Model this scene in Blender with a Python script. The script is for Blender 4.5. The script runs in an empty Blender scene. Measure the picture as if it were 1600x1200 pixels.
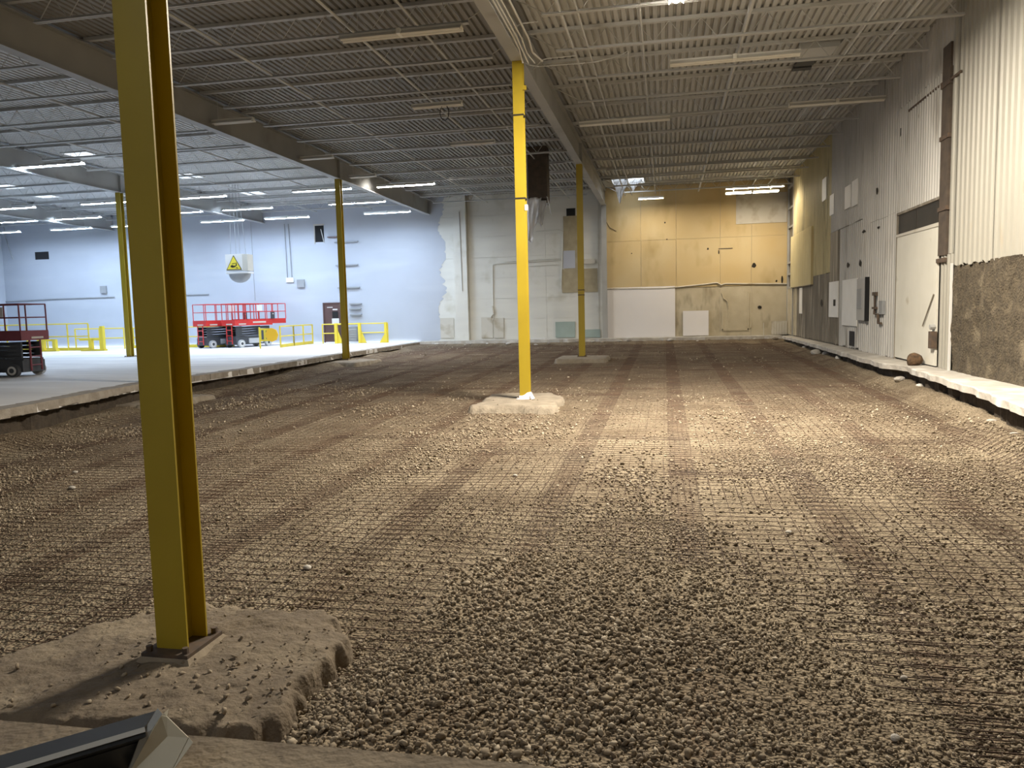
import bpy, math, random
import numpy as np
from mathutils import Vector, Matrix

random.seed(7)
rng = np.random.default_rng(7)
scene = bpy.context.scene
COL = scene.collection

# ------------------------------------------------------------------ camera
F_PX, EYE = 1200.0, 1.46
YAW, PITCH, ROLL = math.radians(11.3667), math.radians(5.3678), math.radians(1.3907)
_fwd = np.array([-math.sin(YAW) * math.cos(PITCH), math.cos(YAW) * math.cos(PITCH), -math.sin(PITCH)])
_r = np.array([math.cos(YAW), math.sin(YAW), 0.0])
_d = np.cross(_fwd, _r)
_r2 = math.cos(ROLL) * _r + math.sin(ROLL) * _d
_d2 = -math.sin(ROLL) * _r + math.cos(ROLL) * _d
CAMC = np.array([0, 0, EYE])
cam_data = bpy.data.cameras.new('camera')
cam_data.sensor_width = 36.0
cam_data.lens = F_PX / 1600.0 * 36.0
cam_data.clip_start, cam_data.clip_end = 0.05, 200
cam = bpy.data.objects.new('camera', cam_data)
COL.objects.link(cam)
_m = Matrix.Identity(4)
for i in range(3):
    _m[i][0], _m[i][1], _m[i][2], _m[i][3] = _r2[i], -_d2[i], -_fwd[i], CAMC[i]
cam.matrix_world = _m
scene.camera = cam


def at(px, py, axis, val):
    """survey helper: the point of the plane axis=val seen at a photograph pixel"""
    d = _r2 * (px - 800) / F_PX + _d2 * (py - 600) / F_PX + _fwd
    i = 'xyz'.index(axis)
    p = CAMC + (val - CAMC[i]) / d[i] * d
    return Vector(p)


# ------------------------------------------------------------------ world, exposure
world = bpy.data.worlds.new('world')
scene.world = world
world.use_nodes = True
bg = world.node_tree.nodes['Background']
bg.inputs[0].default_value = (0.86, 0.93, 1.0, 1)
bg.inputs[1].default_value = 5.0
scene.view_settings.view_transform = 'Standard'
scene.view_settings.look = 'None'
scene.view_settings.gamma = 1.0
scene.view_settings.use_curve_mapping = False
scene.view_settings.exposure = 0.0
try:
    scene.cycles.use_denoising = True
    scene.cycles.sample_clamp_indirect = 8.0
    scene.cycles.adaptive_threshold = 0.03
    scene.cycles.max_bounces = 4
    scene.cycles.diffuse_bounces = 3
    scene.cycles.glossy_bounces = 2
    scene.cycles.caustics_reflective = False
    scene.cycles.caustics_refractive = False
except Exception:
    pass

COOL = (0.62, 0.78, 1.0)
WARM = (1.0, 0.90, 0.75)
L_COOL, L_WARM_NEAR, L_WARM_FAR, L_MID = 188.0, 1450.0, 185.0, 620.0

# ------------------------------------------------------------------ key dimensions (metres)
XW, YF, XL, YB = 5.92, 40.1, -39.3, -7.0          # right wall, back wall, left wall, wall behind the camera
Z_BEAM, Z_BTOP, Z_DECK, Z_CH = 6.73, 7.50, 7.62, 7.12
BX = [-3.04, -12.42, -22.05, -31.6]               # beam lines
CY = [4.23, 16.6, 28.5]                           # column rows
Z_SLAB = -0.03


def gz(y):
    return -0.86 + 0.0158 * y


# ------------------------------------------------------------------ materials
def nodes_of(m):
    m.use_nodes = True
    nt = m.node_tree
    return nt, nt.nodes['Principled BSDF']


MATS = {}


def pmat(name, c1, c2=None, rough=0.7, metal=0.0, scale=3.0, detail=2.0, stretch=(1, 1, 1), bump=0.0, bscale=30.0,
         c3=None, s3=1.2, stretch3=(1, 1, 1), t3=(0.52, 0.68), contrast=(0.3, 0.7), spec=0.5, bdist=0.02):
    if name in MATS:
        return MATS[name]
    m = bpy.data.materials.new(name)
    nt, b = nodes_of(m)
    N = nt.nodes.new
    L = nt.links.new
    b.inputs['Roughness'].default_value = rough
    b.inputs['Metallic'].default_value = metal
    b.inputs['Specular IOR Level'].default_value = spec
    b.inputs['Base Color'].default_value = (*c1, 1)
    m.diffuse_color = (*c1, 1)
    geo = N('ShaderNodeNewGeometry')
    out = None
    if c2 is not None:
        mp = N('ShaderNodeMapping')
        mp.inputs['Scale'].default_value = stretch
        L(geo.outputs['Position'], mp.inputs['Vector'])
        nz = N('ShaderNodeTexNoise')
        nz.inputs['Scale'].default_value = scale
        nz.inputs['Detail'].default_value = detail
        L(mp.outputs[0], nz.inputs['Vector'])
        mr = N('ShaderNodeMapRange')
        mr.inputs[1].default_value, mr.inputs[2].default_value = contrast
        L(nz.outputs['Fac'], mr.inputs[0])
        mx = N('ShaderNodeMix')
        mx.data_type = 'RGBA'
        mx.inputs[6].default_value = (*c1, 1)
        mx.inputs[7].default_value = (*c2, 1)
        L(mr.outputs[0], mx.inputs[0])
        out = mx.outputs[2]
    if c3 is not None:
        mp3 = N('ShaderNodeMapping')
        mp3.inputs['Scale'].default_value = stretch3
        mp3.inputs['Location'].default_value = (3.1, 7.7, 1.3)
        L(geo.outputs['Position'], mp3.inputs['Vector'])
        n3 = N('ShaderNodeTexNoise')
        n3.inputs['Scale'].default_value = s3
        n3.inputs['Detail'].default_value = 3
        L(mp3.outputs[0], n3.inputs['Vector'])
        r3 = N('ShaderNodeMapRange')
        r3.inputs[1].default_value, r3.inputs[2].default_value = t3
        L(n3.outputs['Fac'], r3.inputs[0])
        mx3 = N('ShaderNodeMix')
        mx3.data_type = 'RGBA'
        if out is not None:
            L(out, mx3.inputs[6])
        else:
            mx3.inputs[6].default_value = (*c1, 1)
        mx3.inputs[7].default_value = (*c3, 1)
        L(r3.outputs[0], mx3.inputs[0])
        out = mx3.outputs[2]
    if out is not None:
        L(out, b.inputs['Base Color'])
    if bump > 0:
        nb = N('ShaderNodeTexNoise')
        nb.inputs['Scale'].default_value = bscale
        nb.inputs['Detail'].default_value = 2
        L(geo.outputs['Position'], nb.inputs['Vector'])
        bp = N('ShaderNodeBump')
        bp.inputs['Strength'].default_value = bump
        bp.inputs['Distance'].default_value = bdist
        L(nb.outputs['Fac'], bp.inputs['Height'])
        L(bp.outputs[0], b.inputs['Normal'])
    MATS[name] = m
    return m


def emat(name, col, strength):
    m = bpy.data.materials.new(name)
    nt, b = nodes_of(m)
    b.inputs['Base Color'].default_value = (0.8, 0.8, 0.8, 1)
    b.inputs['Emission Color'].default_value = (*col, 1)
    b.inputs['Emission Strength'].default_value = strength
    MATS[name] = m
    return m


M_YEL = pmat('yellow_paint', (0.42, 0.312, 0.026), (0.37, 0.272, 0.024), rough=0.38, scale=1.3, bump=0.08, bscale=60,
             c3=(0.40, 0.28, 0.03), s3=2.5, t3=(0.66, 0.8), bdist=0.004)
M_YRAIL = pmat('rail_yellow', (0.80, 0.62, 0.04), (0.72, 0.56, 0.06), rough=0.5, scale=2)
M_STEEL = pmat('grey_steel_paint', (0.42, 0.42, 0.40), (0.34, 0.34, 0.33), rough=0.6, scale=0.7,
               c3=(0.25, 0.23, 0.20), s3=0.8, t3=(0.6, 0.8))
M_JOIST = pmat('joist_paint', (0.60, 0.605, 0.595), (0.52, 0.525, 0.515), rough=0.6, scale=1.0)
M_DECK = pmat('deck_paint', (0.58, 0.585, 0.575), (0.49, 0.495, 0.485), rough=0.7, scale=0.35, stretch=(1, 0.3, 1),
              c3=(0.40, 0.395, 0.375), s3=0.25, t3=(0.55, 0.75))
M_DECKM = pmat('shaded_deck_paint', (0.33, 0.325, 0.305), (0.27, 0.265, 0.25), rough=0.7, scale=0.35, stretch=(1, 0.3, 1))  # same deck paint, with the middle bay's dimness put into its colour
M_DECKL = pmat('hall_deck_paint', (0.62, 0.62, 0.61), (0.55, 0.55, 0.54), rough=0.7, scale=0.35, stretch=(1, 0.3, 1))  # deck colour in a slightly lighter tone over the hall
M_DARK = pmat('dark_gap', (0.012, 0.012, 0.013), rough=0.9)
M_BLACK = pmat('black_rubber', (0.02, 0.02, 0.022), rough=0.7)
M_CONC = pmat('slab_concrete', (0.78, 0.77, 0.76), (0.66, 0.65, 0.64), rough=0.8, scale=0.5, stretch=(0.35, 1.6, 1),
              c3=(0.86, 0.85, 0.84), s3=0.8, stretch3=(0.3, 1.5, 1), t3=(0.5, 0.65), bump=0.15, bscale=14)
M_CURB = pmat('curb_concrete', (0.50, 0.47, 0.42), (0.38, 0.35, 0.31), rough=0.9, scale=3, bump=0.5, bscale=20,
              c3=(0.62, 0.60, 0.56), s3=2.0)
M_BROKEN = pmat('broken_concrete', (0.36, 0.31, 0.25), (0.20, 0.17, 0.135), rough=0.95, scale=6, bump=1.0, bscale=25, bdist=0.03)
M_PED = pmat('pedestal_concrete', (0.20, 0.158, 0.11), (0.135, 0.105, 0.074), rough=0.95, scale=4, bump=0.7, bscale=28,
             c3=(0.26, 0.21, 0.145), s3=2.2, t3=(0.5, 0.7), bdist=0.02)
M_PEDP = pmat('pale_pedestal_concrete', (0.31, 0.265, 0.205), (0.22, 0.185, 0.14), rough=0.95, scale=4, bump=0.6, bscale=28,
              bdist=0.02)
M_SOIL = pmat('dark_soil', (0.075, 0.058, 0.042), (0.045, 0.036, 0.028), rough=1.0, scale=8, bump=0.8, bscale=20)
M_GROUT = pmat('grout', (0.33, 0.275, 0.20), (0.25, 0.205, 0.15), rough=0.95, scale=8, bump=0.4, bscale=40, bdist=0.01)
M_PLATE = pmat('base_plate_steel', (0.13, 0.085, 0.055), (0.07, 0.055, 0.045), rough=0.75, scale=12)
M_WALLW = pmat('wall_white_paint', (0.47, 0.50, 0.56), (0.44, 0.47, 0.525), rough=0.75, scale=0.6,
               c3=(0.50, 0.53, 0.58), s3=0.5, stretch3=(0.4, 1, 2), t3=(0.5, 0.7))
M_WALLC = pmat('wall_cream_paint', (0.72, 0.71, 0.65), (0.66, 0.65, 0.60), rough=0.8, scale=0.9, stretch=(0.5, 1, 2.5),
               c3=(0.56, 0.54, 0.46), s3=1.1, t3=(0.58, 0.78), bump=0.15, bscale=20)
M_WALLY = pmat('wall_yellowed', (0.57, 0.43, 0.215), (0.60, 0.485, 0.28), rough=0.8, scale=0.55,
               c3=(0.42, 0.31, 0.14), s3=0.7, stretch3=(1.3, 1, 0.7), t3=(0.55, 0.75), bump=0.15, bscale=18)
M_WALLL = pmat('wall_lower_stained', (0.56, 0.50, 0.37), (0.47, 0.41, 0.29), rough=0.85, scale=1.6,
               c3=(0.20, 0.16, 0.10), s3=1.1, stretch3=(1.6, 1, 0.6), t3=(0.56, 0.78), bump=0.2, bscale=18)
M_BOARD = pmat('white_board', (0.82, 0.80, 0.80), (0.79, 0.77, 0.775), rough=0.7, scale=0.8)
M_BOARDC = pmat('cream_board', (0.60, 0.57, 0.50), (0.56, 0.53, 0.46), rough=0.75, scale=1.2, c3=(0.40, 0.35, 0.26), s3=1.3)
M_GREEN = pmat('pale_green_board', (0.38, 0.46, 0.42), (0.33, 0.40, 0.36), rough=0.8, scale=2)
M_SIDEC = pmat('siding_cream', (0.35, 0.337, 0.293), (0.31, 0.297, 0.255), rough=0.5, scale=1.2, stretch=(1, 1, 0.25),
               c3=(0.33, 0.28, 0.20), s3=1.3, stretch3=(1, 2.5, 0.5), t3=(0.66, 0.84))
M_SIDEG = pmat('siding_grey', (0.52, 0.51, 0.485), (0.42, 0.412, 0.39), rough=0.55, scale=0.9, stretch=(1, 1.5, 0.3),
               c3=(0.15, 0.13, 0.10), s3=0.9, stretch3=(1, 2.8, 0.45), t3=(0.58, 0.8))
M_SIDEY = pmat('siding_yellowed', (0.54, 0.46, 0.25), (0.44, 0.38, 0.21), rough=0.55, scale=0.7, stretch=(1, 1.5, 0.4),
               c3=(0.20, 0.165, 0.09), s3=0.7, stretch3=(1, 2.0, 0.5), t3=(0.54, 0.74))
M_SIDEYB = pmat('siding_bright_yellowed', (0.66, 0.57, 0.32), (0.60, 0.51, 0.28), rough=0.5, scale=0.7)
M_SIDED = pmat('siding_dark_grime', (0.26, 0.23, 0.18), (0.15, 0.13, 0.10), rough=0.65, scale=1.3, stretch=(1, 3, 0.4),
               c3=(0.38, 0.34, 0.27), s3=1.1, stretch3=(1, 3, 0.4))
M_EARTH = pmat('brown_render_wall', (0.10, 0.079, 0.05), (0.052, 0.04, 0.026), rough=0.95, scale=9, bump=1.0, bscale=24,
               c3=(0.165, 0.135, 0.09), s3=2.2, t3=(0.56, 0.74), bdist=0.05)
M_RUST = pmat('rusty_wire', (0.12, 0.072, 0.046), (0.085, 0.056, 0.04), rough=0.8, scale=2.0)
M_WHITE = pmat('white_enamel', (0.72, 0.71, 0.68), rough=0.5)
M_OLDWHITE = pmat('dusty_fixture_white', (0.80, 0.79, 0.74), rough=0.6)
M_PLASTIC = pmat('white_plastic_sheet', (0.92, 0.93, 0.95), (0.84, 0.85, 0.88), rough=0.4, scale=6)
_nt = M_PLASTIC.node_tree
_tr = _nt.nodes.new('ShaderNodeBsdfTranslucent'); _tr.inputs[0].default_value = (0.93, 0.95, 0.98, 1)
_mx = _nt.nodes.new('ShaderNodeMixShader'); _mx.inputs[0].default_value = 0.55
_nt.links.new(_nt.nodes['Principled BSDF'].outputs[0], _mx.inputs[1]); _nt.links.new(_tr.outputs[0], _mx.inputs[2])
_nt.links.new(_mx.outputs[0], _nt.nodes['Material Output'].inputs[0])
M_DUCT = pmat('brown_duct', (0.10, 0.075, 0.055), (0.06, 0.047, 0.038), rough=0.8, scale=5)
M_REDL = pmat('lift_red', (0.62, 0.035, 0.03), (0.55, 0.03, 0.028), rough=0.45, scale=2)
M_REDD = pmat('lift_shaded_red', (0.22, 0.045, 0.06), (0.17, 0.035, 0.045), rough=0.5, scale=2)  # lift red darkened to carry the shade of its unlit side
M_GREYD = pmat('lift_dark_grey', (0.075, 0.08, 0.09), (0.055, 0.058, 0.065), rough=0.5, scale=2)
M_WHEEL = pmat('wheel_grey', (0.50, 0.50, 0.50), rough=0.7)
M_DOOR = pmat('door_brown', (0.11, 0.06, 0.055), (0.09, 0.05, 0.045), rough=0.5, scale=1.5)
M_ORANGE = pmat('disc_orange_yellow', (0.80, 0.46, 0.02), rough=0.5)
M_GREYB = pmat('grey_metal_box', (0.32, 0.33, 0.34), (0.27, 0.28, 0.29), rough=0.5, scale=3)
M_ALU = pmat('dark_sheet_metal', (0.055, 0.06, 0.066), (0.04, 0.043, 0.048), rough=0.35, metal=0.3, scale=5)
M_CREAMM = pmat('cream_sheet_metal', (0.74, 0.68, 0.53), (0.68, 0.62, 0.48), rough=0.45, scale=6)
M_SIGNY = pmat('sign_yellow', (0.80, 0.66, 0.06), rough=0.5)
M_SOOT = pmat('soot_black', (0.02, 0.017, 0.012), rough=0.9)
M_ROCK = pmat('burnt_lump', (0.16, 0.095, 0.05), (0.06, 0.04, 0.025), rough=0.95, scale=12, bump=0.8, bscale=25)
M_WOOD = pmat('old_wood', (0.38, 0.30, 0.20), (0.28, 0.22, 0.15), rough=0.8, scale=4, stretch=(1, 4, 0.5))
M_BLUEGREY = pmat('patch_blue_grey', (0.46, 0.48, 0.54), rough=0.8)
M_PATCHB = pmat('patch_brown', (0.42, 0.36, 0.24), (0.34, 0.29, 0.19), rough=0.85, scale=3)

E_COOL = emat('cool_tube', COOL, L_COOL)
E_WARM = emat('warm_tube', WARM, L_WARM_NEAR)
E_WARMF = emat('warm_tube_far', (1.0, 0.86, 0.66), L_WARM_FAR)
E_MID = emat('neutral_tube', (1.0, 0.95, 0.86), L_MID)
E_SKY = emat('skylight_panel', (0.80, 0.90, 1.0), 1.1)

# ground: brown crushed stone and dirt
def gravel_mat():
    m = bpy.data.materials.new('gravel_dirt')
    nt, b = nodes_of(m)
    N, L = nt.nodes.new, nt.links.new
    geo = N('ShaderNodeNewGeometry')
    n1 = N('ShaderNodeTexNoise'); n1.inputs['Scale'].default_value = 1.1; n1.inputs['Detail'].default_value = 3
    n2 = N('ShaderNodeTexNoise'); n2.inputs['Scale'].default_value = 28; n2.inputs['Detail'].default_value = 3
    v = N('ShaderNodeTexVoronoi'); v.inputs['Scale'].default_value = 38
    for n in (n1, n2, v):
        L(geo.outputs['Position'], n.inputs['Vector'])
    ra = N('ShaderNodeValToRGB')
    ra.color_ramp.elements[0].position = 0.30; ra.color_ramp.elements[0].color = (0.26, 0.203, 0.138, 1)
    ra.color_ramp.elements[1].position = 0.72; ra.color_ramp.elements[1].color = (0.44, 0.365, 0.26, 1)
    L(n1.outputs['Fac'], ra.inputs[0])
    rb = N('ShaderNodeValToRGB')
    rb.color_ramp.elements[0].position = 0.32; rb.color_ramp.elements[0].color = (0.45, 0.43, 0.40, 1)
    rb.color_ramp.elements[1].position = 0.70; rb.color_ramp.elements[1].color = (1.25, 1.25, 1.25, 1)
    L(n2.outputs['Fac'], rb.inputs[0])
    mx = N('ShaderNodeMix'); mx.data_type = 'RGBA'; mx.blend_type = 'MULTIPLY'; mx.inputs[0].default_value = 0.75
    L(ra.outputs[0], mx.inputs[6]); L(rb.outputs[0], mx.inputs[7])
    hv = N('ShaderNodeMix'); hv.data_type = 'RGBA'; hv.blend_type = 'MULTIPLY'; hv.inputs[0].default_value = 0.35
    sv = N('ShaderNodeSeparateColor'); L(v.outputs['Color'], sv.inputs[0]); L(mx.outputs[2], hv.inputs[6]); L(sv.outputs[0], hv.inputs[7])
    sx = N('ShaderNodeSeparateXYZ'); L(geo.outputs['Position'], sx.inputs[0])
    nw = N('ShaderNodeTexNoise'); nw.inputs['Scale'].default_value = 0.9; nw.inputs['Detail'].default_value = 3
    L(geo.outputs['Position'], nw.inputs['Vector'])
    m1 = N('ShaderNodeMath'); m1.operation = 'MULTIPLY_ADD'; m1.inputs[1].default_value = 1 / 1.45; m1.inputs[2].default_value = 20.362
    L(sx.outputs[0], m1.inputs[0])
    m2 = N('ShaderNodeMath'); m2.operation = 'FRACT'; L(m1.outputs[0], m2.inputs[0])
    m3 = N('ShaderNodeMath'); m3.operation = 'SUBTRACT'; m3.inputs[1].default_value = 0.5; L(m2.outputs[0], m3.inputs[0])
    m4 = N('ShaderNodeMath'); m4.operation = 'ABSOLUTE'; L(m3.outputs[0], m4.inputs[0])
    m5 = N('ShaderNodeMapRange'); m5.inputs[1].default_value = 0.125; m5.inputs[2].default_value = 0.04; L(m4.outputs[0], m5.inputs[0])
    m6 = N('ShaderNodeMapRange'); m6.inputs[1].default_value = 0.38; m6.inputs[2].default_value = 0.62; m6.inputs[4].default_value = 0.42
    L(nw.outputs['Fac'], m6.inputs[0])
    m7 = N('ShaderNodeMath'); m7.operation = 'MULTIPLY'; L(m5.outputs[0], m7.inputs[0]); L(m6.outputs[0], m7.inputs[1])
    ru = N('ShaderNodeMix'); ru.data_type = 'RGBA'; ru.inputs[7].default_value = (0.20, 0.135, 0.09, 1)
    L(m7.outputs[0], ru.inputs[0]); L(hv.outputs[2], ru.inputs[6])
    L(ru.outputs[2], b.inputs['Base Color'])
    b.inputs['Roughness'].default_value = 0.95
    b.inputs['Specular IOR Level'].default_value = 0.2
    ad = N('ShaderNodeMath'); ad.operation = 'SUBTRACT'
    L(n2.outputs['Fac'], ad.inputs[0]); L(v.outputs['Distance'], ad.inputs[1])
    bp = N('ShaderNodeBump'); bp.inputs['Strength'].default_value = 0.9; bp.inputs['Distance'].default_value = 0.03
    L(ad.outputs[0], bp.inputs['Height'])
    L(bp.outputs[0], b.inputs['Normal'])
    return m


def stone_mat():
    m = bpy.data.materials.new('crushed_stone')
    nt, b = nodes_of(m)
    N, L = nt.nodes.new, nt.links.new
    at_ = N('ShaderNodeAttribute'); at_.attribute_name = 'tone'
    ra = N('ShaderNodeValToRGB')
    ra.color_ramp.elements[0].position = 0.0; ra.color_ramp.elements[0].color = (0.17, 0.133, 0.092, 1)
    ra.color_ramp.elements[1].position = 1.0; ra.color_ramp.elements[1].color = (0.62, 0.54, 0.42, 1)
    e = ra.color_ramp.elements.new(0.6); e.color = (0.305, 0.247, 0.172, 1)
    L(at_.outputs['Fac'], ra.inputs[0])
    L(ra.outputs[0], b.inputs['Base Color'])
    b.inputs['Roughness'].default_value = 0.9
    return m


M_GRAVEL, M_STONE = gravel_mat(), stone_mat()


# ------------------------------------------------------------------ mesh helpers
class MB:
    def __init__(self):
        self.v, self.f = [], []

    def add(self, vs, fs):
        o = len(self.v)
        self.v += [tuple(p) for p in vs]
        self.f += [tuple(i + o for i in f) for f in fs]
        return self

    def box(self, x0, x1, y0, y1, z0, z1, M=None):
        vs = [(x0, y0, z0), (x1, y0, z0), (x1, y1, z0), (x0, y1, z0), (x0, y0, z1), (x1, y0, z1), (x1, y1, z1), (x0, y1, z1)]
        if M is not None:
            vs = [tuple(M @ Vector(p)) for p in vs]
        return self.add(vs, [(3, 2, 1, 0), (4, 5, 6, 7), (0, 1, 5, 4), (1, 2, 6, 5), (2, 3, 7, 6), (3, 0, 4, 7)])

    def tube(self, pts, r, n=6, cap=True):
        pts = [Vector(p) for p in pts]
        rings = []
        for i, p in enumerate(pts):
            a = pts[max(i - 1, 0)]
            b = pts[min(i + 1, len(pts) - 1)]
            t = (b - a).normalized()
            up = Vector((0, 0, 1)) if abs(t.z) < 0.9 else Vector((1, 0, 0))
            u = t.cross(up).normalized()
            w = u.cross(t).normalized()
            rings.append([p + (u * math.cos(2 * math.pi * k / n) + w * math.sin(2 * math.pi * k / n)) * r for k in range(n)])
        vs = [q for ring in rings for q in ring]
        fs = []
        for i in range(len(pts) - 1):
            for k in range(n):
                k2 = (k + 1) % n
                fs.append((i * n + k, i * n + k2, (i + 1) * n + k2, (i + 1) * n + k))
        if cap:
            fs.append(tuple(range(n))[::-1])
            fs.append(tuple((len(pts) - 1) * n + k for k in range(n)))
        return self.add(vs, fs)

    def prism(self, poly, off):
        """poly: list of 3D points (planar), extruded by vector off"""
        n = len(poly)
        off = Vector(off)
        vs = [Vector(p) for p in poly] + [Vector(p) + off for p in poly]
        fs = [tuple(range(n)), tuple(range(2 * n - 1, n - 1, -1))]
        for k in range(n):
            k2 = (k + 1) % n
            fs.append((k, k + n, k2 + n, k2))
        return self.add(vs, fs)

    def cyl(self, c, axis, r, h, n=16):
        c = Vector(c)
        a = Vector(axis).normalized()
        return self.tube([c - a * h / 2, c + a * h / 2], r, n)

    def mesh(self, name):
        me = bpy.data.meshes.new(name)
        me.from_pydata(self.v, [], self.f)
        me.update()
        return me

    def build(self, name, mat, parent=None, smooth=False):
        o = bpy.data.objects.new(name, self.mesh(name))
        o.data.materials.append(mat)
        if smooth:
            o.data.polygons.foreach_set('use_smooth', [True] * len(o.data.polygons))
        COL.objects.link(o)
        if parent is not None:
            o.parent = parent
        return o


def tag(o, label, cat, group=None):
    o['label'] = label
    o['category'] = cat
    if group:
        o['group'] = group
    return o


def struct(o):
    o['kind'] = 'structure'
    return o


def empty(name, loc=(0, 0, 0), rz=0.0):
    o = bpy.data.objects.new(name, None)
    o.location = loc
    o.rotation_euler = (0, 0, rz)
    o.empty_display_size = 0.2
    COL.objects.link(o)
    return o


def inst(name, me, mat, parent, loc=(0, 0, 0)):
    o = bpy.data.objects.new(name, me)
    if len(me.materials) == 0:
        me.materials.append(mat)
    o.location = loc
    COL.objects.link(o)
    o.parent = parent
    return o


def copy_tree(o, parent=None):
    c = o.copy()
    COL.objects.link(c)
    c.parent = parent
    for ch in list(o.children):
        copy_tree(ch, c)
    return c


ORD = ['first', 'second', 'third', 'fourth', 'fifth', 'sixth', 'seventh', 'eighth', 'ninth', 'tenth', 'eleventh',
       'twelfth', 'thirteenth', 'fourteenth', 'fifteenth', 'sixteenth', 'seventeenth']


# value noise
class VN:
    def __init__(self, seed):
        self.t = np.random.default_rng(seed).random((256, 256))

    def __call__(self, x, y, s):
        x = np.asarray(x) * s + 50.3
        y = np.asarray(y) * s + 31.7
        xi, yi = np.floor(x).astype(int), np.floor(y).astype(int)
        fx, fy = x - xi, y - yi
        fx, fy = fx * fx * (3 - 2 * fx), fy * fy * (3 - 2 * fy)
        g = lambda i, j: self.t[i % 256, j % 256]
        return (g(xi, yi) * (1 - fx) * (1 - fy) + g(xi + 1, yi) * fx * (1 - fy) + g(xi, yi + 1) * (1 - fx) * fy
                + g(xi + 1, yi + 1) * fx * fy) - 0.5


vn1, vn2, vn3 = VN(1), VN(2), VN(3)

SLAB_EDGE = [(-11.35, 8.0), (-11.45, 11.3), (-12.3, 15.9), (-12.15, 21.0), (-12.62, 28.7), (-12.75, 36.9), (-12.8, 40.1)]
CURB_EDGE = [(4.7, -7.0), (4.75, 9.5), (4.85, 11.7), (5.2, 15.1), (5.38, 18.5), (5.52, 19.3), (5.22, 20.1), (5.3, 24.0), (5.36, 26.7), (5.5, 33.9), (5.55, 40.1)]


def interp(poly, y):
    ys = np.array([p[1] for p in poly]); xs = np.array([p[0] for p in poly])
    return np.interp(y, ys, xs)


def sstep(a, b, x):
    t = np.clip((x - a) / (b - a), 0, 1)
    return t * t * (3 - 2 * t)


def cover_mask(x, y):
    """patch of loose gravel heaped over the mesh in the foreground"""
    n = vn3(x, y, 0.9) * 1.6 + vn1(x, y, 2.3) * 0.6
    d = ((x + 0.35) / 1.55) ** 2 + ((y - 4.2) / 2.5) ** 2
    return sstep(1.35, 0.75, d + n * 0.6)


def ground(x, y):
    x = np.asarray(x, float); y = np.asarray(y, float)
    z = gz(y) + vn1(x, y, 0.35) * 0.05 + vn2(x, y, 1.7) * 0.018 + vn3(x, y, 6.0) * 0.012
    z = z + cover_mask(x, y) * 0.03
    dl = x - interp(SLAB_EDGE, y)
    bank = sstep(0.9, 0.05, dl + vn2(x, y, 1.3) * 0.5) * (0.06 + 0.18 * (vn1(x, y, 0.8) + 0.3))
    z = z + np.maximum(bank, 0)
    dr = interp(CURB_EDGE, y) - x
    z = z + sstep(0.5, 0.0, dr + vn1(x, y, 1.1) * 0.3) * np.clip(-0.20 - gz(y), 0, 1) * 0.55
    df = 38.9 - y
    z = z + sstep(1.0, 0.0, df + vn1(x, y, 1.0) * 0.7) * 0.15
    return np.minimum(z, -0.14)


def grid_object(name, xs, ys, zf, mat, parent=None):
    X, Y = np.meshgrid(xs, ys)
    Z = zf(X, Y)
    nx, ny = len(xs), len(ys)
    co = np.stack([X, Y, Z], -1).reshape(-1, 3)
    i = np.arange((ny - 1) * (nx - 1))
    r, c = i // (nx - 1), i % (nx - 1)
    a = r * nx + c
    quads = np.stack([a, a + 1, a + nx + 1, a + nx], -1)
    me = bpy.data.meshes.new(name)
    me.vertices.add(len(co)); me.vertices.foreach_set('co', co.ravel())
    me.loops.add(quads.size); me.loops.foreach_set('vertex_index', quads.ravel().astype(np.int32))
    me.polygons.add(len(quads))
    me.polygons.foreach_set('loop_start', (np.arange(len(quads)) * 4).astype(np.int32))
    me.polygons.foreach_set('loop_total', np.full(len(quads), 4, np.int32))
    me.polygons.foreach_set('use_smooth', np.ones(len(quads), bool))
    me.update(calc_edges=True)
    me.materials.append(mat)
    o = bpy.data.objects.new(name, me)
    COL.objects.link(o)
    if parent is not None:
        o.parent = parent
    return o


# ================================================================== SETTING
# ---- floor of the pit
ys = [2.0]
while ys[-1] < 39.4:
    ys.append(ys[-1] + min(0.03 + 0.007 * (ys[-1] - 2.0), 0.25))
xs = np.concatenate([np.arange(-13.4, -4.5, 0.14), np.arange(-4.5, 3.0, 0.055), np.arange(3.0, 6.0, 0.1)])
floor = struct(grid_object('floor', xs, np.array(ys), ground, M_GRAVEL))


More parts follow.
